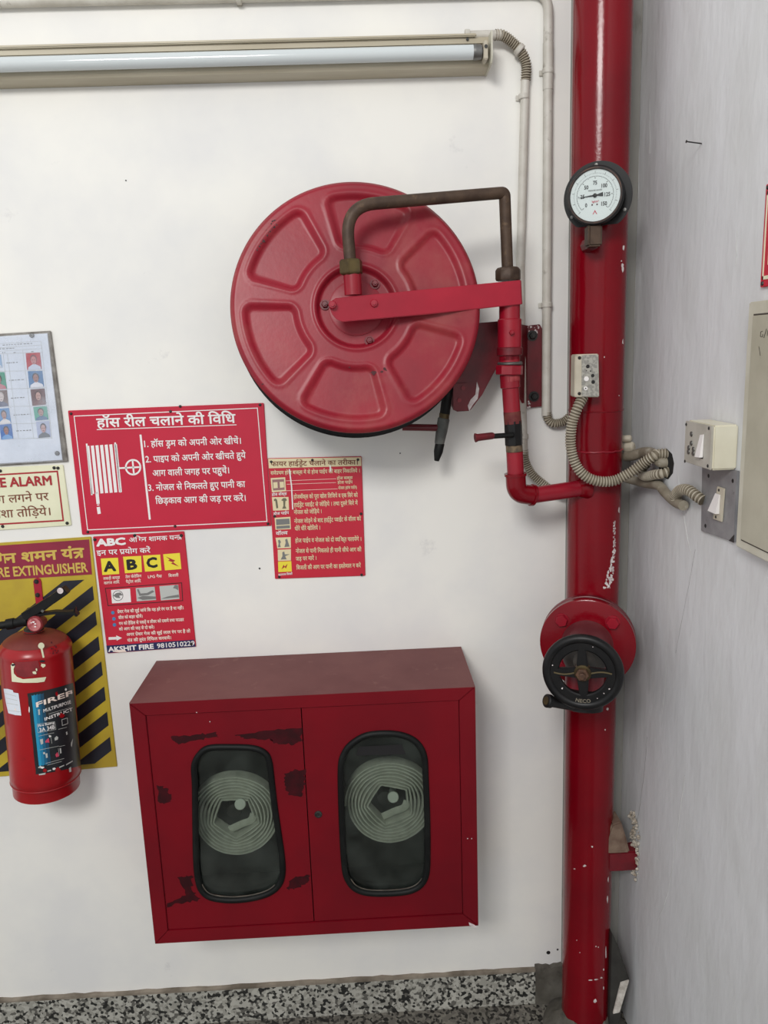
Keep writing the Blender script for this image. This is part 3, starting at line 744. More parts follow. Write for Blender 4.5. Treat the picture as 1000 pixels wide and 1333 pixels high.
# cast letters on the wheel rim (worn)
def cast(body, ac, rr, size):
    V, Fc, ww = layout(body, .03); m = MB(); out = []
    for x, y, k in V:
        s = (x-ww/2)*size; a = (ac-s/rr) if ac > 0 else (ac+s/rr); r = rr+(y*size-.35*size)*(1 if ac > 0 else -1)
        out.append(wc+(fu*math.cos(a)+fv*math.sin(a))*r+vd*(.0062+k*.0003))
    m.add(out, Fc); return m.build('cast_lettering', mat('cast_worn', (120,112,98), .6), hwo, smooth=0, fix=False)
cast('NECO', -PI/2+.03, .0665, .012)
for a, r, s in ((2.95, .067, .003), (-.5, .066, .003), (.1, .076, .002), (-1.05, .066, .002), (1.25, .067, .002), (-2.4, .06, .004), (-.75, .064, .0025)):
    c = wc+(fu*math.cos(a)+fv*math.sin(a))*r+vd*.0064
    MB().poly([c+(fu*math.cos(q)*random.uniform(.4, 1)+fv*math.sin(q)*random.uniform(.3, 1.0))*s*.8 for q in (0, 1, 2, 3, 4, 5)]).build('paint_fleck', M_chip, hwo, smooth=0)

# ================================================================ pressure gauge
gd = Vector((-.44, -.9, -.05)).normalized()
GC = at(778, 256.5, -.200)
t = thing('pressure_gauge', GC-Vector((0, -.02, .09)), 'round black-rimmed pressure gauge with a white dial high on the riser', 'gauge')
gu, gv, _ = frame(gd); k = 1.0
gr = .0735
pts = [GC+(gu*math.cos(a)*gr+gv*max(math.sin(a)*gr, -gr*.80)) for a in [2*PI*i/72 for i in range(72)]]
m = MB(); m.prism(pts, -gd*.005); m.build('mounting_flange', M_black, t, bevel=.001)
for a in (1.62, 3.72, -.50):
    c = GC+(gu*math.cos(a)+gv*math.sin(a))*.066+gd*.0006
    m = MB(); m.lathe(c, gd, [(.004, 0), (.0035, .001), (0, .0014)], 12); m.build('flange_hole', M_steel, t)
m = MB(); m.lathe(GC, gd, [(.059, -.03), (.059, .0), (.0575, .024), (.0605, .025), (.0605, .033), (.058, .036), (.0535, .036), (.0525, .031)], 64, cap=False)
m.build('case', M_black, t, smooth=40)
m = MB(); m.lathe(GC, gd, [(.0525, .0325), (.0528, .0345), (.0545, .0365), (.0565, .0365), (.0575, .0355)], 64, cap=False); m.build('bezel_ring', mat('worn_bezel', (82,56,44), .4, (30,26,26), 30, .35, .65, metal=.3), t)
DC = GC+gd*.0318
m = MB(); m.lathe(DC, gd, [(0, 0), (.0525, 0), (.0525, -.001), (0, -.001)], 64); m.build('dial', mat('dial_white', (226,232,230), .5), t)
def dial(x, y, l=1): return DC+gu*x+gv*y+gd*(.0003*l)
def dpoly(L, mt, nm, l=1):
    m = MB()
    for q in L: m.poly([dial(x, y, l) for x, y in q])
    return m.build(nm, mt, t, smooth=0, fix=False)
def tick(a, r1, r2, w):
    c, s = math.cos(a), math.sin(a); return [(c*r1-s*w, s*r1+c*w), (c*r2-s*w, s*r2+c*w), (c*r2+s*w, s*r2-c*w), (c*r1+s*w, s*r1-c*w)]
rad = math.radians
L = [tick(rad(225-i*4.5), .0375, .0395 if i % 5 else .036, .0003) for i in range(61)]+[tick(rad(225-i*45), .0335, .0375, .0005) for i in range(7)]
L += [tick(rad(225-i*2.7*1.0), .0435, .0455, .00018) for i in range(100)]+[tick(rad(225-i*27), .0435, .049, .00035) for i in range(11)]
dpoly(L, M_blk, 'scale_marks')
dpoly([[( .0385*math.cos(a), .0385*math.sin(a)), (.0385*math.cos(b), .0385*math.sin(b)), (.039*math.cos(b), .039*math.sin(b)), (.039*math.cos(a), .039*math.sin(a))] for a, b in [(rad(225-i*9), rad(225-i*9-9)) for i in range(30)]], M_blk, 'scale_arc')
def dtext(s, x, y, h, mt, bold=.01, l=2, cond=.9):
    V, Fc, ww = layout(s, bold); k = h/.7
    m = MB(); m.add([dial(x+(p-ww/2)*k*cond, y+q*k-h/2, l+kk) for p, q, kk in V], Fc); m.build('lettering', mt, t, smooth=0, fix=False)
for i, s in enumerate(('0', '25', '50', '75', '100', '125', '150')):
    a = rad(225-45*i); r = .0255 if s != '125' else .0245; dtext(s, math.cos(a)*r*1.03, math.sin(a)*r, .0078, M_blk, .03, cond=.82)
dtext('PRESSURE GAUGE', 0, .0105, .0028, M_grayp, .02); M_pk = flat('print_pink', (206,96,110))
dtext('kg/cm²', .001, -.012, .0042, M_pk, .03)
dpoly([[(.0, -.029), (-.005, -.038), (-.003, -.038), (.0, -.033), (.003, -.038), (.005, -.038)]], M_pk, 'maker_emblem')
dpoly([[(sx+.0018*math.cos(a), -.0185+.0018*math.sin(a)) for a in [i*PI/6 for i in range(12)]] for sx in (-.006, .0045)], mat('dial_rivet', (90,56,60), .5), 'dial_screw')
na_ = rad(183); c, s = math.cos(na_), math.sin(na_)
def rot(x, y): return (c*x-s*y, s*x+c*y)
m = MB(); m.prism([dial(*rot(x, y), 4) for x, y in ((.037, 0), (.01, .0014), (-.006, .0016), (-.009, .0026), (-.017, .0042), (-.017, -.0042), (-.009, -.0026), (-.006, -.0016), (.01, -.0014))], gd*.0006); m.build('needle', M_blk, t, smooth=0)
m = MB(); m.lathe(dial(0, 0, 5), gd, [(.0045, 0), (.004, .002), (0, .0025)], 20); m.build('needle_hub', M_dksteel, t)
m = MB(); m.lathe(DC+gd*.0038, gd, [(0, 0), (.052, 0), (.052, -.0006), (0, -.0006)], 48); m.build('gauge_glass', glass_mat('gauge_glass', (.97, .98, .98), .6), t)
# brass elbow under the gauge into the pipe
e0 = at(771.5, 296, -.205); e1 = at(772, 318, -.205); e2 = on_pipe(776, 318); 
m = MB(); m.box((e1.x-.0155, -.224, e1.z-.006), (e1.x+.0155, -.190, e0.z+.004)); m.build('gauge_elbow', M_rust, t, bevel=.004)
m = MB(); m.lathe((e1.x, -.207, e0.z), (0,0,1), [(.012, 0), (.012, .03)], 16); m.build('gauge_stem', M_brass, t)
m = MB(); m.cyl(Vector((e1.x+.003, -.194, e1.z+.004)), (0, 1, 0), .0155, .045, 8); m.build('elbow_boss', M_reddk, t)
M_sleeve = mat('dirty_sleeve', (150,142,126), .6, (116,106,90), 26, .35, .7, c3=(178,172,158), s3=30, lo3=.58, hi3=.75)
FX = [M_flex, mat('flex_groove_dirt', (122,112,94), .7, (98,88,72), 40)]
# ================================================================ call point / control box on the riser
t = thing('control_box', at(766, 517, -.19), 'small cream box with a speckled faceplate strapped to the riser', 'box')
bx = [(749, 461.5), (779.5, 460.5), (780.5, 517), (748, 517)]
m = MB(); m.prism([at(a, b, -.205) for a, b in bx], (0, .036, 0)); m.build('box_body', M_ivory, t, bevel=.002)
pt = wall_print(t, -.205)
m = MB(); m.prism([at(a, b, -.2065) for a, b in ((757.5, 462.5), (778.8, 461.5), (779.8, 516), (757.5, 516))], (0, .0013, 0)); m.build('faceplate', mat('speckled_plate', (168,165,156), .5, (138,136,130), 160, .45, .55), t)
pq = wall_print(t, -.2065)
for px, py, r, mt in ((765.4, 477, .0042, M_blk), (771.8, 489, .0040, M_blk), (772.4, 497.3, .0044, M_blk), (763.5, 493.2, .0058, M_white), (762.6, 505.6, .0046, M_white), (769, 483, .0015, M_blk), (763.7, 482.5, .0012, M_blk)):
    m = MB(); m.lathe(at(px, py, -.2066), (0,-1,0), [(r, 0), (r*.9, .0018 if mt is M_white else .0008), (0, .002 if mt is M_white else .0008)], 16); m.build('push_button' if mt is M_white else 'indicator_hole', mt, t)
m = MB(); m.lathe(at(762.6, 505.6, -.2088), (0,-1,0), [(.0016, 0), (0, .0004)], 10); m.build('button_pin', M_blk, t)
screws(t, [(754.5, 465.8), (754.3, 512.3)], -.205, .0038, M_blk)

# ================================================================ conduits
def conduit(label, pts, r, mt=M_pvc, name='rigid_conduit', fil=.03):
    t = thing(name, pts[-1], label, 'conduit'); m = MB(); m.tube(fillet(pts, fil, 8), r, 16); m.build('pipe_run', mt, t); return t
def saddle(t, p, ax, r, wall=True):
    m = MB(); m.cyl(Vector(p)-Vector(ax)*.006, ax, r*1.22, .012, 20, 0, .001)
    m.box((p[0]-r*1.6, -.004, p[2]-.006), (p[0]+r*1.1, -.0012, p[2]+.006)) if abs(ax[2]) > .5 else m.box((p[0]-.006, -.004, p[2]-r*1.2), (p[0]+.006, -.0012, p[2]+r*1.7))
    m.build('saddle_clip', M_pvc, t, bevel=.0008)
rc = .0113
hz = at(320, -3, -rc-.003).z
c1 = [Vector((-1.6, -rc-.002, hz+.005)), at(714, 0, -rc-.002)]
c1[1].z = hz
dn = [at(713.5, 100, -.0145), at(712.8, 300, -.0145), at(712.3, 541, -.0145)]
xv = dn[0].x
t = conduit('long grey conduit along the wall top, turning down beside the riser', [Vector((-1.6, -.0165, hz+.004)), Vector((xv, -.0145, hz)), Vector((xv, -.0145, dn[2].z))], rc, fil=.045)
z = at(712, 93, -.0145).z
m = MB(); m.cyl((xv, -.0145, z-.04), (0,0,1), .0122, .1, 18); m.build('coupling', M_pvc, t)
for py in (93, 397): saddle(t, (xv, -.0145, at(712, py, -.0145).z), (0,0,1), rc)
saddle(t, (at(311, 0, -.016).x, -.015, hz), (1,0,0), rc)
P = catmull([at(712.3, 537, -.0145), at(714, 546, -.015), at(721, 551, -.018), at(733, 549, -.022), at(741, 543, -.026), at(748, 536, -.026)], 10)
m = corrugated(P, .0120, n=14); m.build('flexible_bend', FX, t)
# conduit of the tube light
t = thing('rigid_conduit', at(676, 350, -.013), 'slim grey conduit dropping from the tube light end behind the reel arm', 'conduit')
a0, a1 = at(-60, 65, -.052), at(643, 46, -.052)
m = MB(); m.tube([at(684, 104, -.013), at(677.5, 350, -.013), at(680.5, 545, -.013), at(682, 592, -.013)], .0105, 16); m.build('pipe_run', M_pvc, t)
m = MB(); m.cyl(at(605, 47, -.03), at(648, 45.5, -.03)-at(605, 47, -.03), .0105, .085, 16); m.build('pipe_end', M_pvc, t)
P = catmull([at(645, 45.5, -.03), at(655, 46.5, -.028), at(668, 56, -.022), at(679, 68, -.018), at(685, 84, -.015), at(684.5, 106, -.013)], 10)
m = corrugated(P, .0122, n=14); m.build('flexible_bend', FX, t)
q = at(676, 64, -.022); m = MB(); m.cyl(q-Vector((.004, 0, -.003)), (.7, 0, -.7), .0145, .012, 18, 0, .002); m.build('coupling', M_pvc, t)
for x, py in ((682, 126), (681.5, 568)): saddle(t, tuple(at(x, py, -.013)), (0,0,1), .0105)
q = at(608, 46, -.03); m = MB(); m.cyl(q-Vector((.005, 0, 0)), (1,0,0), .0125, .011, 18, 0, .001); m.build('saddle_clip', M_pvc, t)
P = catmull([at(682, 586, -.013), at(684, 600, -.016), at(692, 616, -.02), at(705, 628, -.024), at(722, 640, -.026), at(745, 646, -.03)], 10)
m = corrugated(P, .0118, n=14); m.build('flexible_tail', FX, t)

def flex(label, pts, r, mt=M_flex, rough=True, nm='flexible_conduit', step=.0054):
    t = thing(nm, pts[0], label, 'conduit'); P = catmull(pts, 10)
    m = corrugated(P, r, step, 14) if rough else MB().tube(P, r, 14)
    m.build('corrugated_hose' if rough else 'sleeve', FX if rough else mt, t); return t
ZX = lambda px, py, off: atx(px, py, XW-off)
hole = ZX(871, 597, .012)
Hc = atx(869, 604, XW); HV = lambda x, y, z: Hc+Vector((x, y, z))
flex('long ribbed conduit looping from the cream control box across the riser to the wall hole',
     [at(759, 517, -.188), at(752, 531, -.197), at(744.5, 553, -.193), at(743, 580, -.188), at(749, 603, -.192), at(760, 618, -.198), at(777, 626, -.203), at(798, 626, -.206), at(818, 617, -.213), at(836, 604, -.222), at(851, 594, -.236), HV(-.018, .012, .022), HV(.010, .004, .023)], .0128, step=.0066)
flex('short ribbed conduit doubling back into the lower side of the wall hole',
     [HV(.010, -.004, -.016), HV(-.012, -.004, -.021), ZX(852, 618, .022), ZX(841, 620, .026), ZX(834.5, 616, .03), ZX(837, 609, .03), ZX(843, 603, .018)], .0118, step=.0078)
flex('smooth grey conduit from behind the riser into the wall hole', [at(815, 594, -.10), at(824, 593, -.12), ZX(838, 589, .020), ZX(849, 590, .016), HV(-.012, .012, .004), HV(.010, .008, .002)], .0125, M_sleeve, False)
flex('smooth sleeve bent below the wall hole towards the steel switch plate', [at(814, 622, -.11), ZX(832, 627, .022), ZX(846, 630, .014), ZX(858, 632, .013), ZX(868, 643, .013), ZX(879, 653, .013), ZX(890, 658, .015)], .0112, M_sleeve, False)
flex('short ribbed conduit arching into the steel switch plate', [ZX(882, 655, .012), ZX(880, 645, .016), ZX(886, 638, .02), ZX(896, 638, .02), ZX(906, 645, .016), ZX(916, 652, .008)], .012, step=.0085)
# lumps of cable tie by the riser
for px, py, r, lab in ((816, 571, .009, 'smaller upper cream cable gland tucked behind the riser edge'), (820, 582, .0135, 'larger lower cream cable gland tucked behind the riser edge')):
    c = at(px, py, -.09); t = thing('cable_gland', c, lab, 'gland', 'cable glands behind the riser')
    m = MB(); m.lathe(c, (.8, -.6, .1), [(r*.6, -.02), (r, -.008), (r, .008), (r*.7, .012), (0, .012)], 8); m.build('gland_cap', M_ivory, t, bevel=.001)
# hole in the right wall
m = MB(); hp = [(858, 586), (868, 584), (875, 591), (877.5, 603), (876, 616), (870, 624), (861, 620), (857, 606), (856, 595)]
m.prism([atx(a, b, XW-.0004) for a, b in hp], (.0003, 0, 0)); m.build('wall_hole', mat('hole_dark', (26,24,22), .95), wr)

# ================================================================ switches, panel, nail and sign on the right wall
t = thing('light_switch_box', Vector((XW, -.52, at(925, 605, -.57).z)), 'cream surface switch box mounted above the steel switch plate', 'switch')
xf, yn_, yf = .6476, -.575, -.4545
A = atx(926, 552, xf); B = atx(926, 611, xf); Cc = atx(892, 548.5, xf); D = atx(890.5, 603.5, xf)
yn_ = (A.y+B.y)/2; yf = (Cc.y+D.y)/2; zt = (A.z+Cc.z)/2; zb = (B.z+D.z)/2
m = MB(); m.box((xf+.004, yn_, zb), (XW-.0005, yf, zt)); m.build('box_body', mat('switch_cream', (224,220,200), .4, (212,206,184), 10), t, bevel=.003)
m = MB(); m.box((xf, yn_+.001, zb+.001), (xf+.004, yf-.001, zt-.001)); m.build('switch_plate', mat('grimy_plate', (186,182,172), .5, (164,159,148), 16, .4, .7), t, bevel=.001)
def onx(px, py, x): return atx(px, py, x)
m = MB(); m.prism([onx(a, b, xf-.0005) for a, b in ((912.5, 565.5), (917, 565), (915, 596), (908.5, 594.5))], (-.0, 0, 0.0001)); 
rk = [onx(a, b, xf-.0008) for a, b in ((912.8, 566), (916.8, 565.5), (915, 595.5), (909, 594.5))]
m = MB(); m.add(rk+[rk[0]+Vector((-.002, 0, 0)), rk[1]+Vector((-.002, 0, 0)), rk[2]+Vector((-.007, 0, 0)), rk[3]+Vector((-.007, 0, 0))], [(0,1,2,3), (7,6,5,4), (0,4,5,1), (1,5,6,2), (2,6,7,3), (3,7,4,0)]); m.build('rocker', M_white, t)
m = MB(); m.prism([onx(a, b, xf-.0004) for a, b in ((907.5, 592), (915.5, 594.5), (915.3, 597.3), (907.5, 595))], (-.0006, 0, 0)); m.build('rocker_gap', M_blk, t)
for px, py in ((900.5, 565), (900.3, 577), (896.6, 588), (902.8, 590), (897, 583), (903, 585)):
    m = MB(); m.lathe(onx(px, py, xf-.0003), (-1, 0, 0), [(.0052, 0), (.0048, .0015), (.003, .0018), (0, .0005)], 14); m.build('socket_hole', M_steel, t)
for px, py in ((893.5, 552.5), (923, 557.5), (891.8, 600.5), (921.5, 606.5)):
    m = MB(); m.lathe(onx(px, py, xf-.0003), (-1, 0, 0), [(.0035, 0), (.002, .0012), (0, .0012)], 10); m.build('screw', M_dksteel, t)
# steel plate
t = thing('switch_plate', atx(935, 700, XW), 'dull steel plate with one small cream rocker switch, lowest on the grey wall', 'switch')
xp = XW-.006
m = MB(); m.prism([atx(a, b, xp) for a, b in ((914, 606), (959.5, 613), (955.5, 706), (912.5, 691))], (.0055, 0, 0)); m.build('steel_plate', mat('scratched_steel', (150,150,152), .42, (128,128,131), 24, metal=.25, c3=(104,102,100), s3=40, lo3=.64, hi3=.75), t, bevel=.001)
m = MB(); m.prism([atx(a, b, xp-.004) for a, b in ((933.5, 633), (942.5, 636), (939, 679.5), (928, 675.5))], (.0036, 0, 0)); m.build('switch_frame', M_ivory, t, bevel=.001)
m = MB(); q = [atx(a, b, xp-.0045) for a, b in ((932.5, 642), (938, 644), (936.5, 669), (926.5, 664.5))]; m.add(q+[q[0]+Vector((-.002, 0, 0)), q[1]+Vector((-.002, 0, 0)), q[2]+Vector((-.008, 0, 0)), q[3]+Vector((-.008, 0, 0))], [(0,1,2,3), (7,6,5,4), (0,4,5,1), (1,5,6,2), (2,6,7,3), (3,7,4,0)]); m.build('rocker', M_white, t)
for px, py in ((936, 638), (932, 673)):
    m = MB(); m.lathe(atx(px, py, xp-.0042), (-1, 0, 0), [(.003, 0), (.002, .001), (0, .001)], 10); m.build('screw', M_dksteel, t)
for px, py in ((922.5, 619.5), (954, 626), (918.5, 684.5)):
    m = MB(); m.lathe(atx(px, py, xp-.0002), (-1, 0, 0), [(.0042, 0), (.003, .0008), (0, .0008)], 12); m.build('plate_hole', M_blk, t)
m = MB(); m.prism([atx(a, b, xp-.0003) for a, b in ((949, 704), (956, 696), (955.5, 706.5))], (-.0005, 0, 0)); m.build('missing_corner', M_blk, t)
# beige distribution panel
t = thing('distribution_panel', atx(980, 725, XW), 'large beige distribution panel door at the right edge of the grey wall', 'panel')
xq = XW-.022
tl, bl = atx(975.5, 393.5, xq), atx(957.5, 708, xq); ye = (tl.y+bl.y)/2
zt, zb = tl.z, bl.z-.004
m = MB(); y1 = ye-.62
m.box((xq, y1, zb), (XW-.0005, ye, zt)); m.build('frame', M_panelf, t, bevel=.002)
ti, bi = atx(983, 411, xq), atx(966, 703, xq); yi = (ti.y+bi.y)/2
m = MB(); m.box((xq-.0006, y1+.02, bi.z-.001), (xq+.001, yi+.003, ti.z+.003)); m.build('door_gap', M_marks, t)
m = MB(); m.box((xq-.004, y1+.024, bi.z+.002), (xq+.001, yi, ti.z)); dp = m.build('door', M_panel, t, bevel=.0012)
pr_ = Print(dp, lambda px, py, lay: atx(px, py, xq-.004-.0004*lay))
pr_.lines('pencil_mark', M_marks, [(988, 451, 990, 463), (990.5, 432, 990, 438), (990.5, 432, 993, 431), (990, 438, 993, 438.5), (993, 435, 993, 438.5), (994.5, 440, 998, 428), (999, 437, 999.5, 430)], .7)
# nail
t = thing('nail', atx(905, 187, XW), 'thin bare nail sticking out of the grey wall', 'nail')
p = atx(914, 187, XW); q = p+Vector((-.032, -.003, .004)); m = MB(); m.cyl(q, p-q, .0013, (p-q).length-.0008, 8); m.lathe(q, q-p, [(.0028, 0), (.0028, .001), (0, .0011)], 10); m.build('nail_shaft', M_dksteel, t)
# red sign at the far right
xs = XW-.005
t = thing('safety_sign', atx(1000, 374, XW), 'red white-bordered sign cut off by the right photo edge above the beige panel', 'sign')
s0, s1 = atx(995.3, 241, xs), atx(991.5, 374, xs); ys = (s0.y+s1.y)/2
m = MB(); m.box((xs, ys-.34, s1.z), (XW-.001, ys, s0.z)); m.build('board', M_signred2, t, bevel=.001)
m = MB()
zz0, zz1, ya_, yb_ = s1.z+.012, s0.z-.012, ys-.33, ys-.006
for b in (((xs-.0006, ya_, zz0), (xs, yb_, zz0+.006)), ((xs-.0006, ya_, zz1-.006), (xs, yb_, zz1)), ((xs-.0006, yb_-.004, zz0), (xs, yb_, zz1))): m.box(*b)
m.build('border', M_cream, t)
m = MB(); m.box((xs-.0008, ys-.3, s1.z+.035), (xs-.0002, ys-.022, s1.z+.075)); m.build('print_panel', M_cream2, t)
for zz in (s0.z-.006, s1.z+.006):
    m = MB(); m.lathe((xs, ys-.008, zz), (-1, 0, 0), [(.004, 0), (.003, .002), (0, .002)], 10); m.build('screw', M_dksteel, t)

# ================================================================ tube light
t = thing('tube_light', at(300, 80, 0), 'unlit dusty fluorescent tube light in its cream batten high on the white wall', 'tube light')
def seg3(x0, ya, x1, yb, Y): return at(x0, ya, Y), at(x1, yb, Y)
Lx = -1.05
zb_, zt_ = at(600, 93, -.0).z, at(600, 50, -.03).z
# batten: shallow channel with sloped reflecting lips
z1 = at(600, 51, -.05).z; z2 = at(600, 84, -.05).z
xr = at(637, 65, -.05).x
sec = [(-.001, z1+.004), (-.048, z1+.004), (-.052, z1), (-.052, z1-.010), (-.036, z1-.013), (-.036, z2+.016), (-.052, z2+.013), (-.052, z2), (-.046, z2-.006), (-.001, z2-.010)]
m = MB(); m.prism([Vector((Lx, y, z)) for y, z in sec], (xr-Lx, 0, 0)); m.build('batten', M_batten, t, smooth=20)
zc = at(600, 68.5, -.068).z; rl = .0155
m = MB(); m.cyl((Lx+.03, -.068, zc), (1,0,0), rl, xr-.036-Lx-.03, 24); m.build('lamp_tube', M_tube, t, smooth=60)
m = MB(); m.lathe((xr-.036, -.068, zc), (1,0,0), [(.0158, -.004), (.0163, 0), (.0163, .004), (.0155, .006), (.0158, .012), (.014, .016), (0, .016)], 24); m.build('lamp_cap', M_steel, t)
m = MB(); m.box((xr-.018, -.084, zc-.020), (xr-.008, -.037, zc+.019)); m.build('lamp_holder', M_ivory, t, bevel=.002)
for dz in (-.006, .006):
    m = MB(); m.cyl((xr-.0205, -.074, zc+dz), (1,0,0), .0022, .004, 8); m.build('contact_pin', M_brass, t)
m = MB(); m.cyl((xr-.013, -.0845, zc+.006), (0,-1,0), .004, .001, 10); m.build('holder_screw', M_dksteel, t)
# end plate, a thin bent cheek
m = MB(); m.prism([Vector((xr-.002, y, z)) for y, z in ((-.001, z1+.006), (-.086, z1+.004), (-.090, z1), (-.090, z2+.002), (-.082, z2-.010), (-.001, z2-.012))], (.0035, 0, 0)); m.build('end_plate', M_panelf, t, bevel=.0008)
m = MB(); m.box((Lx, -.0605, z1+.002), (xr-.03, -.0505, z1+.0085)); m.build('cable_ledge', M_batten, t, bevel=.002)
m = MB(); m.cyl((xr-.05, -.053, z1-.002), (0,-1,0), .003, .003, 10); m.build('batten_screw', M_dksteel, t)

# ================================================================ signs on the white wall
# --- notice with portraits
t, pr = plate('notice_board', 'laminated white staff notice with rows of small portrait photos, top left', 'notice', [(-95, 440), (65.7, 430.5), (88.4, 601), (-85, 612)], .006, M_edge)
m = MB(); m.prism([at(a, b, -.0085) for a, b in ((-92, 444), (61.4, 434), (81, 598.5), (-82, 608))], (0, .0013, 0)); m.build('paper', M_paper, t)
pr = wall_print(t, -.0086)
def z3(x, y): return x/7.41, 425+y/7.41
Lg = []
for (a, b, c, d) in ((0, 165, 395, 140), (0, 205, 400, 178), (0, 238, 405, 212), (0, 262, 410, 250), (0, 432, 430, 425), (0, 605, 440, 590), (80, 772, 470, 765), (125, 938, 490, 930), (0, 1085, 505, 1075), (395, 140, 500, 1080), (70, 265, 178, 1078), (218, 225, 325, 1078), (30, 265, 100, 940)):
    x0, y0 = z3(a, b); x1, y1 = z3(c, d); Lg.append((x0, y0, x1, y1))
    if a == 0: Lg.append((x0-70, y0+4.5, x0, y0))
pr.lines('table_rule', M_ltg, Lg, .45)
Lg = []
for (a, b, c) in ((62, 352, 170), (88, 520, 232), (105, 692, 235), (130, 855, 290), (158, 1008, 300), (25, 180, 310), (0, 217, 138), (300, 243, 328), (130, 252, 150), (20, 252, 50)):
    x = a
    while x < c:
        w = random.uniform(8, 26); x0, y0 = z3(x, b-(x-a)*.06); x1, y1 = z3(min(x+w, c), b-(min(x+w, c)-a)*.06); Lg.append((x0, y0, x1, y1)); x += w+random.uniform(5, 14)
pr.lines('faint_writing', M_grayp, Lg, 1.0)
SK = {'fair': (196,150,128), 'tan': (150,104,84), 'dark': (120,82,70)}
def portrait(q, bgc, skin, hair, cloth, cut=False):
    c = [z3(x, y) for x, y in q]
    def bil(u, v):
        a = [(c[0][i]*(1-u)+c[1][i]*u)*(1-v)+(c[3][i]*(1-u)+c[2][i]*u)*v for i in (0, 1)]; return a
    tag_ = '_'.join(map(str, bgc))
    ph = pr.poly('portrait_photo', flat('photo_bg_'+tag_, bgc), c, 2)
    sub = Print(ph, pr.at)
    def ell(cx, cy, rx, ry, lo=-1): return [bil(cx+rx*math.cos(a), min(1, max(0, cy+ry*math.sin(a)))) for a in [i*PI/8 for i in range(16)]]
    mf = lambda n, cc: flat(n+'_'.join(map(str, cc)), cc)
    sub.poly('shoulders', mf('photo_cloth_', cloth), [bil(u, v) for u, v in ((.06, 1), (.1, .84), (.3, .74), (.42, .68), (.6, .68), (.72, .74), (.92, .84), (.96, 1))], 3)
    sub.poly('hair', mf('photo_hair_', hair), ell(.5, .36, .23, .25), 4)
    sub.poly('face', mf('photo_skin_', skin), ell(.5, .45, .18, .25), 5)
    sub.polys('features', flat('photo_dark', (60,44,42)), [ell(.43, .42, .035, .018), ell(.57, .42, .035, .018), ell(.5, .585, .07, .016)], 6)
portrait([(247, 258), (385, 250), (403, 410), (262, 420)], (178,60,70), (190,128,128), (120,84,90), (196,204,220))
portrait([(268, 432), (408, 428), (425, 580), (283, 592)], (50,112,164), (160,112,104), (36,34,44), (226,226,232))
portrait([(293, 607), (430, 597), (445, 752), (312, 765)], (108,78,80), (190,150,142), (84,60,60), (120,84,84))
portrait([(320, 778), (452, 768), (468, 897), (340, 908)], (70,164,140), (176,136,128), (60,56,60), (70,110,150))
portrait([(347, 920), (473, 910), (490, 1065), (365, 1075)], (176,184,210), (196,158,156), (60,58,70), (120,124,130))
portrait([(-110, 278), (8, 270), (24, 395), (-95, 402)], (150,178,206), (170,130,120), (60,56,64), (200,206,216))
portrait([(-92, 440), (42, 440), (68, 600), (-70, 612)], (70,150,124), (150,110,100), (50,50,52), (190,120,130))
portrait([(-62, 618), (66, 612), (84, 768), (-42, 780)], (112,90,84), (214,200,196), (190,180,176), (70,76,110))
portrait([(-30, 795), (86, 785), (108, 932), (-8, 945)], (70,134,190), (176,130,118), (50,50,60), (226,222,220))
portrait([(-6, 950), (110, 938), (128, 1082), (12, 1092)], (44,104,176), (160,104,90), (40,40,50), (110,160,210))
screws(t, [(41.5, 436.5), (74.5, 590)], -.0095, .006, M_steel)
# clear creased sleeve over the paper, whitish glare mixed into its colour
m = MB(); vs = []; fs = []; nx, ny = 14, 16
for j in range(ny+1):
    for i in range(nx+1):
        u_, v_ = i/nx, j/ny
        a = ((-92*(1-u_)+62.5*u_)*(1-v_)+(-82*(1-u_)+82*u_)*v_, (444*(1-u_)+433*u_)*(1-v_)+(609*(1-u_)+600*u_)*v_)
        vs.append(at(a[0], a[1], -.0125-random.uniform(0, .0016)))
for j in range(ny):
    for i in range(nx): b = j*(nx+1)+i; fs.append((b, b+1, b+nx+2, b+nx+1))
m.add(vs, fs); m.build('plastic_sleeve', glass_mat('clear_film_glare', (.97, .98, 1), .6, .1, .30, (.75, .79, .86)), t, smooth=60, fix=False)

# --- fire alarm sign
t, pr = plate('fire_alarm_sign', 'pale cream sign with red FIRE ALARM heading, under the portrait notice', 'sign', [(-95, 613), (82, 605), (93, 684), (-85, 696)], .003, M_cream)
pr.loop('border', M_dkred, [(-86, 622), (75.5, 612.5), (83.5, 678.5), (-78, 688)], 2.1)
pr.text('FIRE ALARM', M_dkred, -22, 635.2, 68, 631, 12, .04)
pr.text('आग लगने पर', M_brown, -20, 656.5, 64, 651, 9.5, .012)
pr.text('शीशा तोड़िये।', M_brown, -14, 675, 66, 670.5, 9.5, .012)
screws(t, [(75.5, 609.3), (70.5, 609), (87.5, 681), (3.5, 685.2), (.5, 613)], -.0042, .0042, M_dksteel)

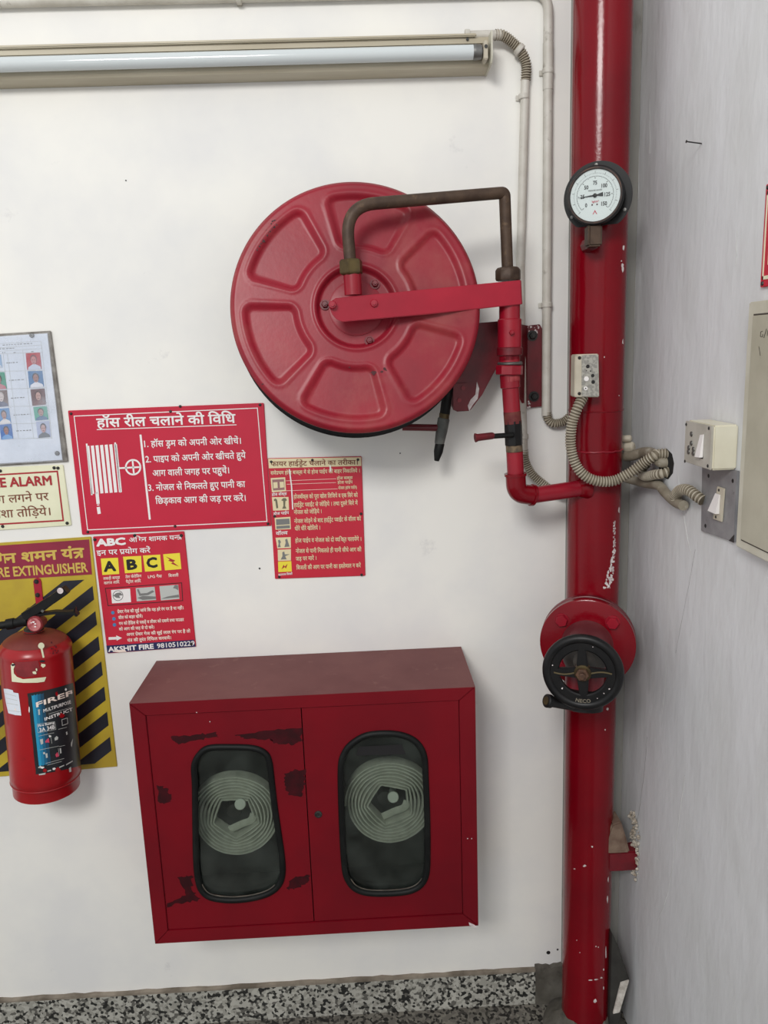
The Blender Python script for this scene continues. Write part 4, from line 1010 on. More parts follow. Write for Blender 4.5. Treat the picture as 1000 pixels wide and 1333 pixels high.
# --- hose reel instructions
t, pr = plate('hose_reel_sign', 'crimson hose reel instruction sign with a white drum diagram, biggest of the signs', 'sign', [(88.2, 534.5), (343.6, 524.5), (353.3, 684.6), (106.8, 696.3)], .003, M_signred)
pr.loop('border', M_white, [(95.8, 541.2), (335.6, 530.6), (348.2, 679.2), (113.6, 690.4)], 1.1)
pr.text('हॉस रील चलाने की विधि', M_white, 126, 556.3, 307.5, 550.3, 11, .028)
pr.lines('underline', M_white, [(126, 559.3, 308, 553)], 1.0)
for args in (('1. हॉस ड्रम को अपनी ओर खीचें।', 188, 582, 314, 577.6, 7.4), ('2. पाइप को अपनी ओर खींचते हुये', 189.7, 602, 320.4, 596.4, 7.4), ('आग वाली जगह पर पहुचें।', 199, 620, 298.6, 616, 7.4),
             ('3. नोजल से निकलते हुए पानी का', 193.3, 639, 319.7, 634, 7.4), ('छिड़काव आग की जड़ पर करें।', 202.7, 656, 320.2, 652, 7.4)):
    pr.text(args[0], M_white, *args[1:], bold=.02)
pr.lines('divider', M_white, [(182.9, 565.8, 195.1, 676.3)], 2.6)
L = []
for i in range(7):
    k = i/6; L.append((114.2+36*k, 580.5-2.4*k, 120.8+36*k, 643-2.4*k))
pr.lines('drum_diagram', M_white, L, 4.0)
pr.lines('diagram_flange', M_white, [(112.8, 577.5, 119.6, 644.5), (149.8, 576, 157.2, 641)], 2.2)
pr.lines('diagram_hose', M_white, [(126.2, 641, 127.8, 656), (127.9, 660, 129.3, 669)], 4.2)
pr.lines('diagram_nozzle', M_white, [(126.4, 657.5, 129.4, 657.3)], 1.2)
pr.disc('diagram_wheel', M_white, 173.3, 608.2, 10.6, 2, 8.4, 28)
pr.lines('diagram_spokes', M_white, [(154.5, 609.5, 182.5, 608), (172.6, 599.5, 174.4, 617.5)], 2.2, 2)
screws(t, [(222, 535.6), (234.7, 529), (92.5, 538.5), (338.5, 527), (228, 685), (349, 681.8), (114.3, 692.5)], -.0042, .0036, M_dksteel)

# --- extinguisher board
t, pr = plate('extinguisher_board', 'yellow board with black diagonal stripes and maroon heading behind the extinguisher', 'sign', [(-100, 713.5), (118.5, 698.6), (152.5, 998), (-78, 1018)], .003, M_yellow)
pr.poly('heading_panel', M_maroon, [(-92, 716.5), (116, 702.2), (119.9, 747.8), (-88, 761)], 1)
pr.text('अग्नि शमन यंत्र', M_ylet, -33, 736, 110.9, 725.2, 11.5, .04, 2)
pr.text('FIRE EXTINGUISHER', M_ylet, -12, 751.9, 114.8, 744.2, 12.3, .035, 2)
def clip_poly(poly, quad):
    out = poly
    for i in range(4):
        a, b = quad[i], quad[(i+1) % 4]; inp = out; out = []
        f = lambda p: (b[0]-a[0])*(p[1]-a[1])-(b[1]-a[1])*(p[0]-a[0])
        for p, q in zip(inp, inp[1:]+inp[:1]):
            fp_, fq = f(p), f(q)
            if fp_ >= 0: out.append(p)
            if fp_*fq < 0: k = fp_/(fp_-fq); out.append((p[0]+k*(q[0]-p[0]), p[1]+k*(q[1]-p[1])))
        if not out: return []
    return out
quad = [(-88, 767), (119.5, 754), (147, 992), (-70, 1011)]
for k in range(-1, 14):
    y = 762.1+35.7*k; b = []
    for x, dy in ((160, 0), (-160, 0), (-160, 19.4), (160, 19.4)): b.append((x, y+dy-.78*(x-121.2)))
    b = clip_poly(b, quad)
    if len(b) > 2: pr.poly('stripe', M_stripe, b, 1)
# --- ABC sign
t, pr = plate('abc_sign', 'red instruction sign with black A B C letters on yellow squares and navy footer', 'sign', [(120.9, 698.6), (239.8, 691.6), (255.2, 842), (139.8, 850.8)], .003, M_signred2)
def za(x, y): return 120+x/7.143, 690+y/7.143
def zb2(x, y): return 120+x/7.143, 770+y/7.143
pr.text('ABC', M_white, 125.3, 711, 164, 708.6, 8.8, .07)
pr.text('अग्नि शामक यन्त्र', M_white, 168.3, 705.8, 237.4, 702, 5.4, .02)
pr.text('इन पर प्रयोग करें', M_white, 126, 723, 196.3, 719.2, 6, .02)
for i, q in enumerate(([(80, 265), (240, 257), (252, 408), (95, 418)], [(287, 248), (455, 240), (463, 390), (305, 402)], [(472, 237), (632, 228), (645, 375), (492, 387)], [(660, 225), (815, 213), (830, 362), (677, 375)])):
    pr.poly('yellow_square', M_yel2, [za(*p) for p in q], 1)
pr.text('A', M_blk, *za(108, 385), *za(225, 375), 12.5, .06); pr.text('B', M_blk, *za(325, 368), *za(422, 358), 12.5, .06); pr.text('C', M_blk, *za(508, 350), *za(610, 342), 12.5, .06)
pr.poly('lightning_bolt', M_dkred, [za(*p) for p in ((683, 245), (772, 283), (752, 298), (808, 340), (732, 312), (755, 300), (705, 285), (722, 275))], 2)
for s, x0, b0, x1, b1 in (('लकड़ी कपड़ा', 105, 464, 260, 452), ('कागज आदि', 110, 506, 255, 494), ('तेल केरोसिन', 310, 448, 460, 438), ('पैट्रोल आदि', 315, 494, 455, 484), ('LPG गैस', 520, 448, 650, 440), ('बिजली', 710, 438, 805, 430)):
    pr.text(s, M_pink, *za(x0, b0), *za(x1, b1), 3.2, .02)
pr.loop('picture_frame', M_blk, [(136.5, 765.6), (236.9, 758.2), (238.4, 782.3), (140.3, 789)], .9)
q1 = [za(*p) for p in ((175, 558), (352, 545), (362, 670), (185, 682))]
pr.poly('picture', M_white, q1, 1); x, y = za(240, 610)
pr.disc('picture_ring', M_blk, x, y, 6.8, 2, 6.2); pr.poly('picture_shape', M_grayp, [za(*p) for p in ((195, 610), (225, 585), (262, 580), (285, 605), (250, 610), (262, 632), (225, 630))], 3)
pr.poly('picture', M_ltg, [za(*p) for p in ((405, 540), (580, 527), (595, 650), (415, 663))], 1)
for pg in ([[za(*p) for p in ((415, 552), (432, 548), (450, 590), (510, 585), (560, 560), (580, 572), (520, 605), (440, 612))], [za(*p) for p in ((420, 632), (470, 612), (590, 618), (592, 640), (470, 650))]]): pr.poly('picture_shape', M_grayp, pg, 2)
pr.poly('picture', M_ltg, [za(*p) for p in ((625, 522), (800, 508), (812, 640), (640, 655))], 1)
for pg in ([[za(*p) for p in ((752, 540), (768, 512), (798, 512), (800, 560), (775, 545))], [za(*p) for p in ((640, 640), (700, 618), (805, 600), (808, 625))]]): pr.poly('picture_shape', M_grayp, pg, 2)
for p in ((192, 197), (202, 254), (207, 310)): pr.disc('bullet_dot', M_blue, *zb2(*p), 2.3)
for s, x0, b0, x1, b1 in (('प्रेशर गेज की सुई जांचे कि वह हरे रंग पर है या नहीं।', 235, 202, 850, 164), ('सील को बाहर खीचें।', 245, 256, 470, 242), ('गन को हैडिल से पकड़ें व लीवर को दबायें तथा पाउडर', 250, 312, 855, 274), ('को आग की जड़ से दो करें।', 250, 364, 578, 344),
                          ('अगर प्रेशर गेज की सुई लाल रंग पर है तो', 320, 414, 915, 380), ('यंत्र की तुरंत रिफिल करवायें।', 328, 468, 735, 442)):
    pr.text(s, M_pink, *zb2(x0, b0), *zb2(x1, b1), 3.5, .03)
pr.poly('arrow', M_white, [zb2(*p) for p in ((152, 425), (225, 422), (224, 408), (278, 432), (228, 458), (226, 446), (153, 450))])
pr.poly('footer_band', M_nvy, [zb2(*p) for p in ((132, 503), (948, 448), (962, 512), (142, 572))])
pr.text('AKSHIT FIRE', M_white, *zb2(150, 560), *zb2(575, 530), 6, .05); pr.text('9810510229', M_white, *zb2(605, 527), *zb2(955, 500), 6, .02)
pr.polys('torn_patch', M_pink, [[zb2(*p) for p in ((190, 560), (225, 545), (300, 540), (322, 560), (250, 566))]], 3)
screws(t, [(123.5, 702.5), (175.5, 697), (236, 697), (249, 838)], -.0042, .0042, M_dksteel)

# --- hydrant sign
t, pr = plate('hydrant_sign', 'small red hydrant instruction sign with cream heading strip, below the reel', 'sign', [(348.4, 596.6), (470.8, 594), (475.8, 749.6), (358, 753.8)], .003, M_signred2)
def zh(x, y): return 330+x/6.25, 580+y/6.25
pr.poly('heading_strip', M_cream2, [zh(*p) for p in ((120, 108), (876, 95), (878, 165), (126, 185))])
pr.text('फायर हाईड्रेंट चलाने का तरीका।', M_brown, *zh(140, 168), *zh(850, 154), 5.6, .02)
T = [('सर्वप्रथम होज बाक्स में से होज पाईप को बाहर निकालिये ।', 140, 238, 866, 218, 4.4), ('होज बाक्स', 680, 277, 808, 272, 3.4), ('होज पाईप', 685, 312, 808, 307, 3.4), ('नोजल (ब्रांच पाईप)', 690, 357, 842, 350, 3.4),
     ('होजबॉक्स को पूरा खोल लिजिये व एक सिरे को', 328, 433, 850, 418, 4.8), ('हाईड्रेंट प्वाईंट से जोड़िये । तथा दूसरे सिरे में', 330, 500, 850, 482, 4.8), ('नोजल को जोड़िये ।', 330, 559, 555, 550, 4.8),
     ('नोजल जोड़ने के बाद हाईड्रेंट प्वाईंट के वॉल्व को', 332, 632, 876, 610, 4.8), ('धीरे धीरे खोलिये ।', 338, 692, 543, 683, 4.8), ('होज पाईप व नोजल को दो व्यक्ति चलायेंगे ।', 340, 790, 878, 775, 4.8),
     ('नोजल से पानी निकलते ही पानी सीधे आग की', 345, 875, 880, 861, 4.8), ('जड़ पर मारें ।', 345, 938, 513, 930, 4.8), ('बिजली की आग पर पानी का इस्तेमाल न करें', 350, 1010, 875, 990, 4.8),
     ('होज बॉक्स', 150, 410, 272, 402, 3.2), ('होज पाईप', 163, 567, 290, 556, 3.2), ('वॉल्व', 183, 729, 280, 722, 4), ('खतरनाक बिजली', 203, 1060, 318, 1050, 2.4)]
for s, x0, b0, x1, b1, h in T: pr.text(s, M_cream2 if x0 > 300 or h > 4.2 else M_white, *zh(x0, b0), *zh(x1, b1), h, .022)
pr.lines('leader_line', M_pink, [zh(265, 287)+zh(675, 270), zh(270, 315)+zh(672, 301), zh(262, 368)+zh(685, 352)], .45)
pr.lines('paint_drip', M_white, [zh(292, 192)+zh(310, 330), zh(310, 330)+zh(320, 520)], 1.6, 3)
pr.lines('paint_drip', M_white, [zh(624, 160)+zh(628, 212)], 2.0, 3)
for q in (((140, 265), (258, 258), (265, 372), (150, 380)), ((150, 420), (285, 418), (290, 525), (160, 530)), ((172, 588), (300, 580), (305, 680), (180, 685)), ((180, 750), (303, 745), (305, 833), (195, 838)), ((197, 848), (305, 842), (305, 935), (200, 940))):
    pr.poly('picture', M_cream2, [zh(*p) for p in q])
pr.poly('picture', M_yel2, [zh(*p) for p in ((200, 945), (308, 940), (312, 1025), (203, 1030))])
pr.polys('picture_shape', mat('print_dull_red', (150,110,108)), [[zh(*p) for p in ((152, 278), (248, 272), (254, 360), (160, 366))]], 2)
for pg in ([[zh(*p) for p in ((160, 300), (195, 297), (198, 345), (164, 348))], [zh(*p) for p in ((213, 296), (246, 294), (250, 340), (216, 344))]]): pr.poly('picture_shape', M_cream2, pg, 3)
for pg in ([[zh(*p) for p in ((165, 440), (178, 430), (192, 440), (202, 508), (186, 512), (178, 450), (168, 452))], [zh(*p) for p in ((225, 445), (242, 428), (262, 428), (274, 445), (260, 452), (258, 490), (268, 512), (234, 514), (244, 490), (242, 452))]]): pr.poly('picture_shape', mat('print_olive', (110,106,84)), pg, 2)
for pg in ([[zh(*p) for p in ((183, 600), (292, 594), (296, 640), (186, 648))], [zh(*p) for p in ((186, 655), (296, 648), (297, 672), (188, 678))], [zh(*p) for p in ((200, 772), (212, 765), (224, 785), (215, 800), (222, 826), (198, 828), (205, 800))], [zh(*p) for p in ((258, 765), (274, 758), (282, 785), (294, 822), (252, 826), (262, 792))], [zh(*p) for p in ((235, 868), (250, 862), (256, 885), (296, 884), (258, 900), (270, 925), (222, 928), (236, 900))]]): pr.poly('picture_shape', M_grayp, pg, 2)
pr.poly('lightning_bolt', M_dkred, [zh(*p) for p in ((228, 1008), (245, 970), (255, 985), (278, 962), (264, 1000), (254, 988))], 2)
screws(t, [zh(145, 132), zh(480, 118), zh(850, 115), zh(172, 575), zh(876, 555), zh(210, 1068), zh(880, 1052)], -.0042, .0036, M_dksteel)
# ================================================================ fire extinguisher on its wall hook
EY = -.098
def make_ext():
    pT, pB = at(47, 852, EY), at(61, 1022, EY)
    ax = (pT-pB).normalized(); R = (at(92, 852, EY).x-at(2.5, 852, EY).x)/2
    base = at(61.5, 1046, EY-R*.9); 
    hb = (base-pB).dot(ax); B = pB+ax*hb                # axis point at the lower rim
    hs = (at(46, 846, EY)-B).dot(ax)                    # shoulder
    t = thing('fire_extinguisher', B, 'red portable fire extinguisher with black lever, hung before the striped yellow board', 'fire extinguisher')
    m = MB(); prof = [(0, .004), (R*.9, .004), (R*.93, 0), (R*.955, 0), (R*.955, .030), (R*.965, .033), (R, .036)]
    for i in range(1, 22): prof.append((R, .036+(hs-.036)*i/21))
    for i in range(1, 13):
        a = i/12*PI/2*.86; prof.append((R*math.cos(a)*.999+.002, hs+.050*math.sin(a)))
    prof += [(.026, hs+.053), (.022, hs+.055), (.0, hs+.055)]
    m.lathe(B, ax, prof, 64); m.build('cylinder', M_ext, t, smooth=50)
    # dusty shoulder cap
    m = MB(); pr2 = []
    for i in range(5, 13):
        a = i/12*PI/2*.86; pr2.append((R*math.cos(a)*.999+.0026, hs+.0505*math.sin(a)))
    pr2.append((.02, hs+.0545)); m.lathe(B, ax, pr2, 64); m.build('dusty_shoulder', M_extdust, t, 'dust-covered shoulder', smooth=50)
    m = MB(); m.tube([B+ax*.034+(frame(ax)[0]*math.cos(a)+frame(ax)[1]*math.sin(a))*R*.985 for a in [2*PI*i/64 for i in range(64)]], .0022, 8, closed=True); m.build('base_seam', M_ext, t)
    def cyl_at(px, py, lay=1):
        d = ray(px, py); o = CAM-B; rr = R+.0005+.0003*lay
        dp = d-ax*d.dot(ax); op = o-ax*o.dot(ax); a = dp.dot(dp); b = 2*dp.dot(op); c = op.dot(op)-rr*rr
        D = max(0, b*b-4*a*c); return CAM+d*((-b-math.sqrt(D))/(2*a))
    pr = Print(t, cyl_at, True)
    def zz(x, y): return x/9.09, 880+y/9.09
    def z0(x, y): return x/9.09, 760+y/9.09
    # label wrapped round the cylinder
    def band(name, mt, tl, tr, br, bl, lay, nx=16, ny=10, jag=0):
        m = MB(); vs = []; fs = []
        for j in range(ny+1):
            for i in range(nx+1):
                u_, v_ = i/nx, j/ny
                x = (tl[0]*(1-u_)+tr[0]*u_)*(1-v_)+(bl[0]*(1-u_)+br[0]*u_)*v_; y = (tl[1]*(1-u_)+tr[1]*u_)*(1-v_)+(bl[1]*(1-u_)+br[1]*u_)*v_
                y += 1.5*math.sin(u_*PI)*.9
                if i == 0: x += random.uniform(-jag, jag)
                vs.append(cyl_at(x, y, lay))
        for j in range(ny):
            for i in range(nx): b = j*(nx+1)+i; fs.append((b, b+1, b+nx+2, b+nx+1))
        m.add(vs, fs); return m.build(name, mt, t, smooth=60, fix=False)
    M_lab = mat('label_black', (30,34,38), .35, (40,44,48), 20, c3=(74,70,66), s3=40, lo3=.66, hi3=.78)
    band('label', M_lab, zz(325, 207), zz(868, 78), zz(955, 1060), zz(425, 1165), 1, 20, 16, .35)
    for i, (c, a, b) in enumerate(((( 40,150,190), 372, 405), ((34,126,166), 405, 440), ((30,98,132), 440, 475), ((30,72,98), 475, 515))):
        band('label_blue_strip', flat('label_blue_%d' % i, c, .35), zz(a, 225-(a-372)*.2), zz(b, 225-(b-372)*.2), zz(b+88, 1060-(b-372)*.2), zz(a+88, 1060-(a-372)*.2), 2, 4, 14)
    pr.text('FIREF', M_pink, *zz(430, 372), *zz(862, 222), 6.2, .03, 4); pr.text('MULTIPURPOSE', M_white, *zz(517, 432), *zz(842, 322), 4.2, .02, 4)
    pr.text('INSTRUCT', M_white, *zz(530, 530), *zz(862, 408), 3.9, .03, 4); pr.text('Fire Rating', M_white, *zz(455, 604), *zz(645, 562), 3, .03, 4); pr.text('3A 34B', M_white, *zz(470, 664), *zz(652, 622), 5, .03, 4)
    G = M_ltg
    pr.lines('label_rule', G, [zz(440, 570)+zz(448, 672), zz(448, 672)+zz(662, 632), zz(650, 545)+zz(662, 632), zz(440, 570)+zz(650, 540), zz(455, 712)+zz(640, 672), zz(470, 875)+zz(700, 828), zz(575, 450)+zz(840, 370), zz(700, 835)+zz(770, 820), zz(600, 715)+zz(615, 800), zz(690, 855)+zz(700, 940), zz(690, 632)+zz(790, 605), zz(540, 1035)+zz(760, 975), zz(560, 1055)+zz(730, 1010)], .45, 4)
    pr.loop('label_icon', G, [zz(728, 515), zz(800, 492), zz(806, 565), zz(735, 590)], .7, 4)
    pr.polys('label_icon', G, [[zz(*p) for p in q] for q in (((445, 405), (462, 392), (480, 402), (470, 405), (474, 458), (455, 462), (452, 407)), ((472, 752), (508, 742), (512, 800), (485, 812)), ((645, 735), (668, 710), (690, 725), (685, 752), (650, 765)), ((508, 905), (530, 898), (535, 922), (515, 928)), ((538, 918), (560, 912), (566, 965), (545, 972)), ((705, 858), (722, 852), (728, 912), (712, 918)), ((780, 665), (795, 655), (800, 690), (785, 700)), ((700, 1075), (760, 1050), (760, 1062), (702, 1090)), ((782, 1045), (858, 1000), (860, 1012), (784, 1058)), ((450, 1080), (480, 1060), (495, 1075), (460, 1092)), ((560, 1120), (605, 1108), (604, 1122), (562, 1132)), ((815, 1090), (840, 1075), (846, 1130), (820, 1140)), ((460, 1160), (540, 1145), (536, 1165), (462, 1175)), ((840, 790), (862, 740), (858, 790), (850, 840), (838, 825)))], 4)
    pr.polys('label_pink_icon', flat('label_pink', (206,70,96)), [[zz(*p) for p in q] for q in (((535, 772), (560, 745), (578, 735), (585, 790), (560, 786), (540, 792)), ((655, 930), (680, 900), (700, 950), (665, 960)))], 4)
    def blob(nm, mt, cx, cy, rx, ry, f, lay, n=11):
        pr.poly(nm, mt, [f(cx+rx*math.cos(2*PI*i/n)*random.uniform(.6, 1.15), cy+ry*math.sin(2*PI*i/n)*random.uniform(.6, 1.15)) for i in range(n)], lay)
    for cx, cy, rx, ry in ((530, 1118, 34, 26), (682, 1112, 34, 34), (732, 470, 36, 32), (672, 212, 16, 34)): blob('torn_label', M_ext, cx, cy, rx, ry, zz, 5)
    for cx, cy, rx, ry in ((497, 1082, 30, 16), (640, 1100, 22, 16), (780, 160, 16, 20), (846, 195, 14, 24), (345, 400, 8, 40), (590, 712, 18, 14)): blob('label_tear', M_white, cx, cy, rx, ry, zz, 4)
    # paper sticker and paint marks
    pr.poly('service_sticker', M_paper, [zz(*p) for p in ((42, 150), (90, 152), (150, 168), (160, 195), (218, 205), (235, 330), (252, 468), (180, 462), (98, 440), (70, 320))], 1)
    pr.lines('sticker_line', M_ltg, [zz(62, 205)+zz(190, 240), zz(70, 260)+zz(205, 290), zz(80, 320)+zz(215, 345), zz(95, 405)+zz(240, 425)], .6, 2)
    pr.lines('sticker_stamp', M_pink, [zz(170, 395)+zz(195, 410), zz(180, 380)+zz(185, 412)], .9, 2)
    pr.poly('paint_mark', M_cream, [z0(*p) for p in ((128, 960), (150, 935), (180, 955), (160, 1010), (165, 1060), (200, 1100), (270, 1128), (400, 1118), (548, 1102), (525, 1158), (440, 1170), (280, 1172), (140, 1158))], 2)
    pr.disc('paint_mark', M_cream, *z0(488, 733), 4.1, 2); pr.poly('paint_mark', M_cream, [z0(*p) for p in ((478, 760), (503, 760), (526, 872), (505, 876))], 2)
    for cx, cy, rx, ry in ((508, 965, 30, 26), (408, 1050, 28, 22), (432, 1015, 10, 18)): blob('paint_mark', M_cream, cx, cy, rx, ry, z0, 2)
    for cx, cy, rx, ry in ((155, 960, 24, 16), (500, 915, 34, 14)): blob('dark_scuff', M_stripe, cx, cy, rx, ry, z0, 3)
    m = MB()
    for i in range(16):
        cx, cy = 655+random.gauss(0, 30), 775+random.gauss(0, 38); s = random.uniform(6, 16)
        m.poly([cyl_at(*z0(cx+s*math.cos(a)*random.uniform(.4, 1.1), cy+s*math.sin(a)*random.uniform(.4, 1.3)), 2) for a in (0, 1, 2, 3, 4, 5)])
    m.build('ink_smudge', mat('ink_smudge', (86,24,34), .5), t, smooth=0)
    pr.polys('old_sticker_residue', mat('residue', (140,40,46), .6, (120,30,36), 40), [[z0(*p) for p in ((175, 905), (300, 890), (450, 905), (470, 1000), (430, 1080), (300, 1110), (210, 1090), (170, 1010))]], 1)
    # head: gauge, valve block, levers, hose
    hc = B+ax*(hs+.05)
    m = MB(); m.lathe(hc, ax, [(.024, 0), (.024, .008), (.018, .012), (.017, .055), (.012, .06), (0, .06)], 24); m.build('valve_body', M_dksteel, t)
    gc = at(45.2, 812.5, EY-.045); g = Vector((-.08, -1, .12)).normalized()
    m = MB(); m.lathe(gc-g*.04, g, [(.012, 0), (.014, .02), (.019, .028), (.0195, .040), (.0175, .043), (.016, .0415), (0, .0415)], 32); ga = m.build('gauge', mat('gauge_dusty_pink', (150,52,56), .5, (120,36,42), 40), t)
    m = MB(); m.lathe(gc+g*.0018, g, [(0, 0), (.016, 0), (.016, .0006), (0, .0006)], 28); m.build('gauge_face', mat('gauge_face', (186,112,112), .4, (150,60,66), 90, .45, .6), ga)
    fu_, fv_, _ = frame(g)
    m = MB()
    for a, r, s in ((1.8, .006, .0035), (.4, .003, .0028), (-1.2, .006, .003), (2.6, .008, .0022)):
        c = gc+g*.0028+(fu_*math.cos(a)+fv_*math.sin(a))*r; m.poly([c+(fu_*math.cos(q)+fv_*math.sin(q)*.6)*s for q in (0, 1.2, 2.4, 3.6, 4.8)])
    m.build('gauge_marks', M_white, ga, smooth=0)
    def bar(pts, w, h, nm, mt, y):
        P = [at(px, py, yy) for (px, py), yy in zip(pts, y)]; m = MB(); vs = []
        for i, p in enumerate(P):
            d = (P[min(i+1, len(P)-1)]-P[max(i-1, 0)]).normalized(); n_ = Vector((-d.z, 0, d.x)).normalized(); 
            for a, b in ((-1, -1), (1, -1), (1, 1), (-1, 1)): vs.append(p+n_*(h/2*a)+Vector((0, w/2*b, 0)))
        fs = [(0, 1, 2, 3), tuple(range(len(vs)-4, len(vs)))[::-1]]
        for i in range(len(P)-1):
            for k in range(4): fs.append((i*4+k, i*4+(k+1) % 4, i*4+4+(k+1) % 4, i*4+4+k))
        m.add(vs, fs); return m.build(nm, mt, t, bevel=.0018)
    y1 = EY-.025
    lev = bar([(32, 802), (50, 791.5), (70, 779), (87, 767)], .024, .021, 'squeeze_lever', M_black, [y1]*4)
    m = MB(); c = at(78.5, 769, y1-.0125); m.cyl(c, (0,-1,0), .0075, .001, 16); m.lathe(at(78.2, 768.2, y1-.013), (0,-1,0), [(.006, 0), (.005, .001), (0, .0012)], 16); m.build('worn_spot', M_chip, lev, 'bare worn spot on the lever')
    bar([(50, 800), (60, 798), (72, 796.5), (88, 797), (97, 796), (102, 801)], .022, .007, 'carry_handle', M_black, [y1]*6)
    bar([(98, 796), (98, 790)], .016, .004, 'handle_spur', M_black, [y1]*2)
    p = at(36, 808, y1); q = at(9, 813, y1-.004); q2 = at(-12, 818, y1-.008)
    m = MB(); m.lathe(p, q-p, [(.013, 0), (.013, .008), (.0115, .012), (.0115, .03), (.0135, .032), (.0135, (q-p).length)], 18); m.build('hose_connector', M_rubber, t)
    m = MB(); m.tube(catmull([q, q2, at(-30, 835, y1-.01), at(-40, 880, y1-.01), at(-36, 960, y1-.01)], 8), .0095, 14); m.build('discharge_hose', M_rubber, t)
    m = MB(); m.cyl(at(56, 795, y1-.012), (0,-1,0), .0035, .004, 10); m.build('safety_pin', M_steel, t)
    # wall hook
    t2 = thing('wall_hook', at(50, 790, 0), 'red strap hook screwed through the striped board above the extinguisher', 'hook')
    yh = -.0075
    sh = [at(43, 757, yh), at(44.5, 754, yh), at(48, 752.3, yh), at(52, 753.5, yh), at(53.5, 757, yh), at(57, 792, yh), at(47.5, 794, yh)]
    m = MB(); m.prism(sh, (0, .0025, 0)); m.build('strap', M_bar, t2, bevel=.0006)
    m = MB(); m.prism([at(48, 789, yh), at(56.5, 788, yh), at(57, 793, yh), at(48.2, 794, yh)], (0, -.05, 0)); m.build('hook_arm', M_bar, t2, bevel=.0008)
    for px, py in ((47.5, 757), (49, 774.5)):
        m = MB(); m.lathe(at(px, py, yh), (0,-1,0), [(.0062, 0), (.0062, .002), (.0048, .0022), (.004, .0045), (0, .005)], 8); m.build('hook_screw', M_dksteel, t2)
make_ext()

# ================================================================ hose cabinet
CD = .26; CF = -CD
def zc5(x, y): return 160+x/2.083, 830+y/2.083
def cf(x, y, Y=CF): return at(*zc5(x, y), Y)
tl, tr_, br, bl = cf(22, 180), cf(957, 131), cf(963, 786), cf(82, 827)
X0, X1 = (tl.x+bl.x)/2, (tr_.x+br.x)/2; Z1, Z0 = (tl.z+tr_.z)/2, (bl.z+br.z)/2
t = thing('hose_cabinet', ((X0+X1)/2, 0, Z0), 'large dark red double-door wall cabinet with two rounded windows showing rolled hoses', 'cabinet')
th = .0016; yb = -.001
m = MB(); m.box((X0, CF+.001, Z0), (X0+th, yb, Z1)); m.box((X1-th, CF+.001, Z0), (X1, yb, Z1)); m.box((X0, CF+.001, Z0), (X1, yb, Z0+th)); m.box((X0, yb-th, Z0), (X1, yb, Z1)); m.build('body_shell', M_cab, t)
m = MB(); m.box((X0, CF+.0005, Z1-th), (X1, yb, Z1+.0004)); m.build('top_panel', M_cabtop, t, 'dusty top panel')
i_ = .003
m = MB(); m.box((X0+i_, CF+.02, Z0+i_), (X0+i_+.001, yb-i_, Z1-i_)); m.box((X1-i_-.001, CF+.02, Z0+i_), (X1-i_, yb-i_, Z1-i_)); m.box((X0+i_, CF+.02, Z0+i_), (X1-i_, yb-i_, Z0+i_+.001)); m.box((X0+i_, CF+.02, Z1-i_-.001), (X1-i_, yb-i_, Z1-i_)); m.box((X0+i_, yb-i_-.001, Z0+i_), (X1-i_, yb-i_, Z1-i_)); m.build('lining', M_dark, t)
# mitred front frame
xi0 = (cf(68, 210).x+cf(115, 790).x)/2; xi1 = (cf(915, 172).x+cf(920, 755).x)/2; zi1 = (cf(68, 210).z+cf(915, 172).z)/2; zi0 = (cf(115, 790).z+cf(920, 755).z)/2
O = [(X0, Z0), (X1, Z0), (X1, Z1), (X0, Z1)]; I = [(xi0, zi0), (xi1, zi0), (xi1, zi1), (xi0, zi1)]
for k in range(4):
    a, b, c, d = O[k], O[(k+1) % 4], I[(k+1) % 4], I[k]
    cx, cz = (a[0]+b[0]+c[0]+d[0])/4, (a[1]+b[1]+c[1]+d[1])/4; L = math.hypot(b[0]-a[0], b[1]-a[1])
    ux, uz = (b[0]-a[0])/L, (b[1]-a[1])/L; g = .0006
    sh = lambda p, s: Vector((p[0]+ux*g*s, CF, p[1]+uz*g*s))
    m = MB(); m.prism([sh(a, 1), sh(b, -1), sh(c, -1), sh(d, 1)], (0, .012, 0)); m.build('frame_rail', M_cab, t, bevel=.0012)
# doors
OUT_L = [(185,345),(187,400),(188,500),(190,600),(195,655),(207,690),(235,712),(290,720),(350,715),(400,700),(430,675),(442,640),(440,590),(430,520),(420,450),(412,380),(405,330),(390,305),(355,290),(290,287),(230,290),(200,312)]
OUT_R = [(582,350),(583,450),(587,550),(592,620),(600,655),(622,685),(660,700),(720,702),(780,695),(815,675),(832,640),(835,580),(834,480),(830,380),(826,320),(808,283),(775,260),(725,250),(660,255),(615,280),(592,310)]
def smooth_loop(P, k=4):
    out = []; n = len(P)
    for i in range(n):
        a, b, c, d = P[i-1], P[i], P[(i+1) % n], P[(i+2) % n]
        for j in range(k):
            q = j/k; out.append(tuple(.5*(2*b[e]+(c[e]-a[e])*q+(2*a[e]-5*b[e]+4*c[e]-d[e])*q*q+(3*b[e]-a[e]-3*c[e]+d[e])*q**3) for e in (0, 1)))
    return out
def shrink(P, d):
    n = len(P); out = []
    for i in range(n):
        a, b = P[i-1], P[(i+1) % n]; l = math.hypot(b[0]-a[0], b[1]-a[1]); nx, ny = (b[1]-a[1])/l, -(b[0]-a[0])/l
        out.append((P[i][0]+nx*d, P[i][1]+ny*d))
    return out
gapx = .0012; xm = (cf(485, 190, CF+.003).x+cf(517, 765, CF+.003).x)/2
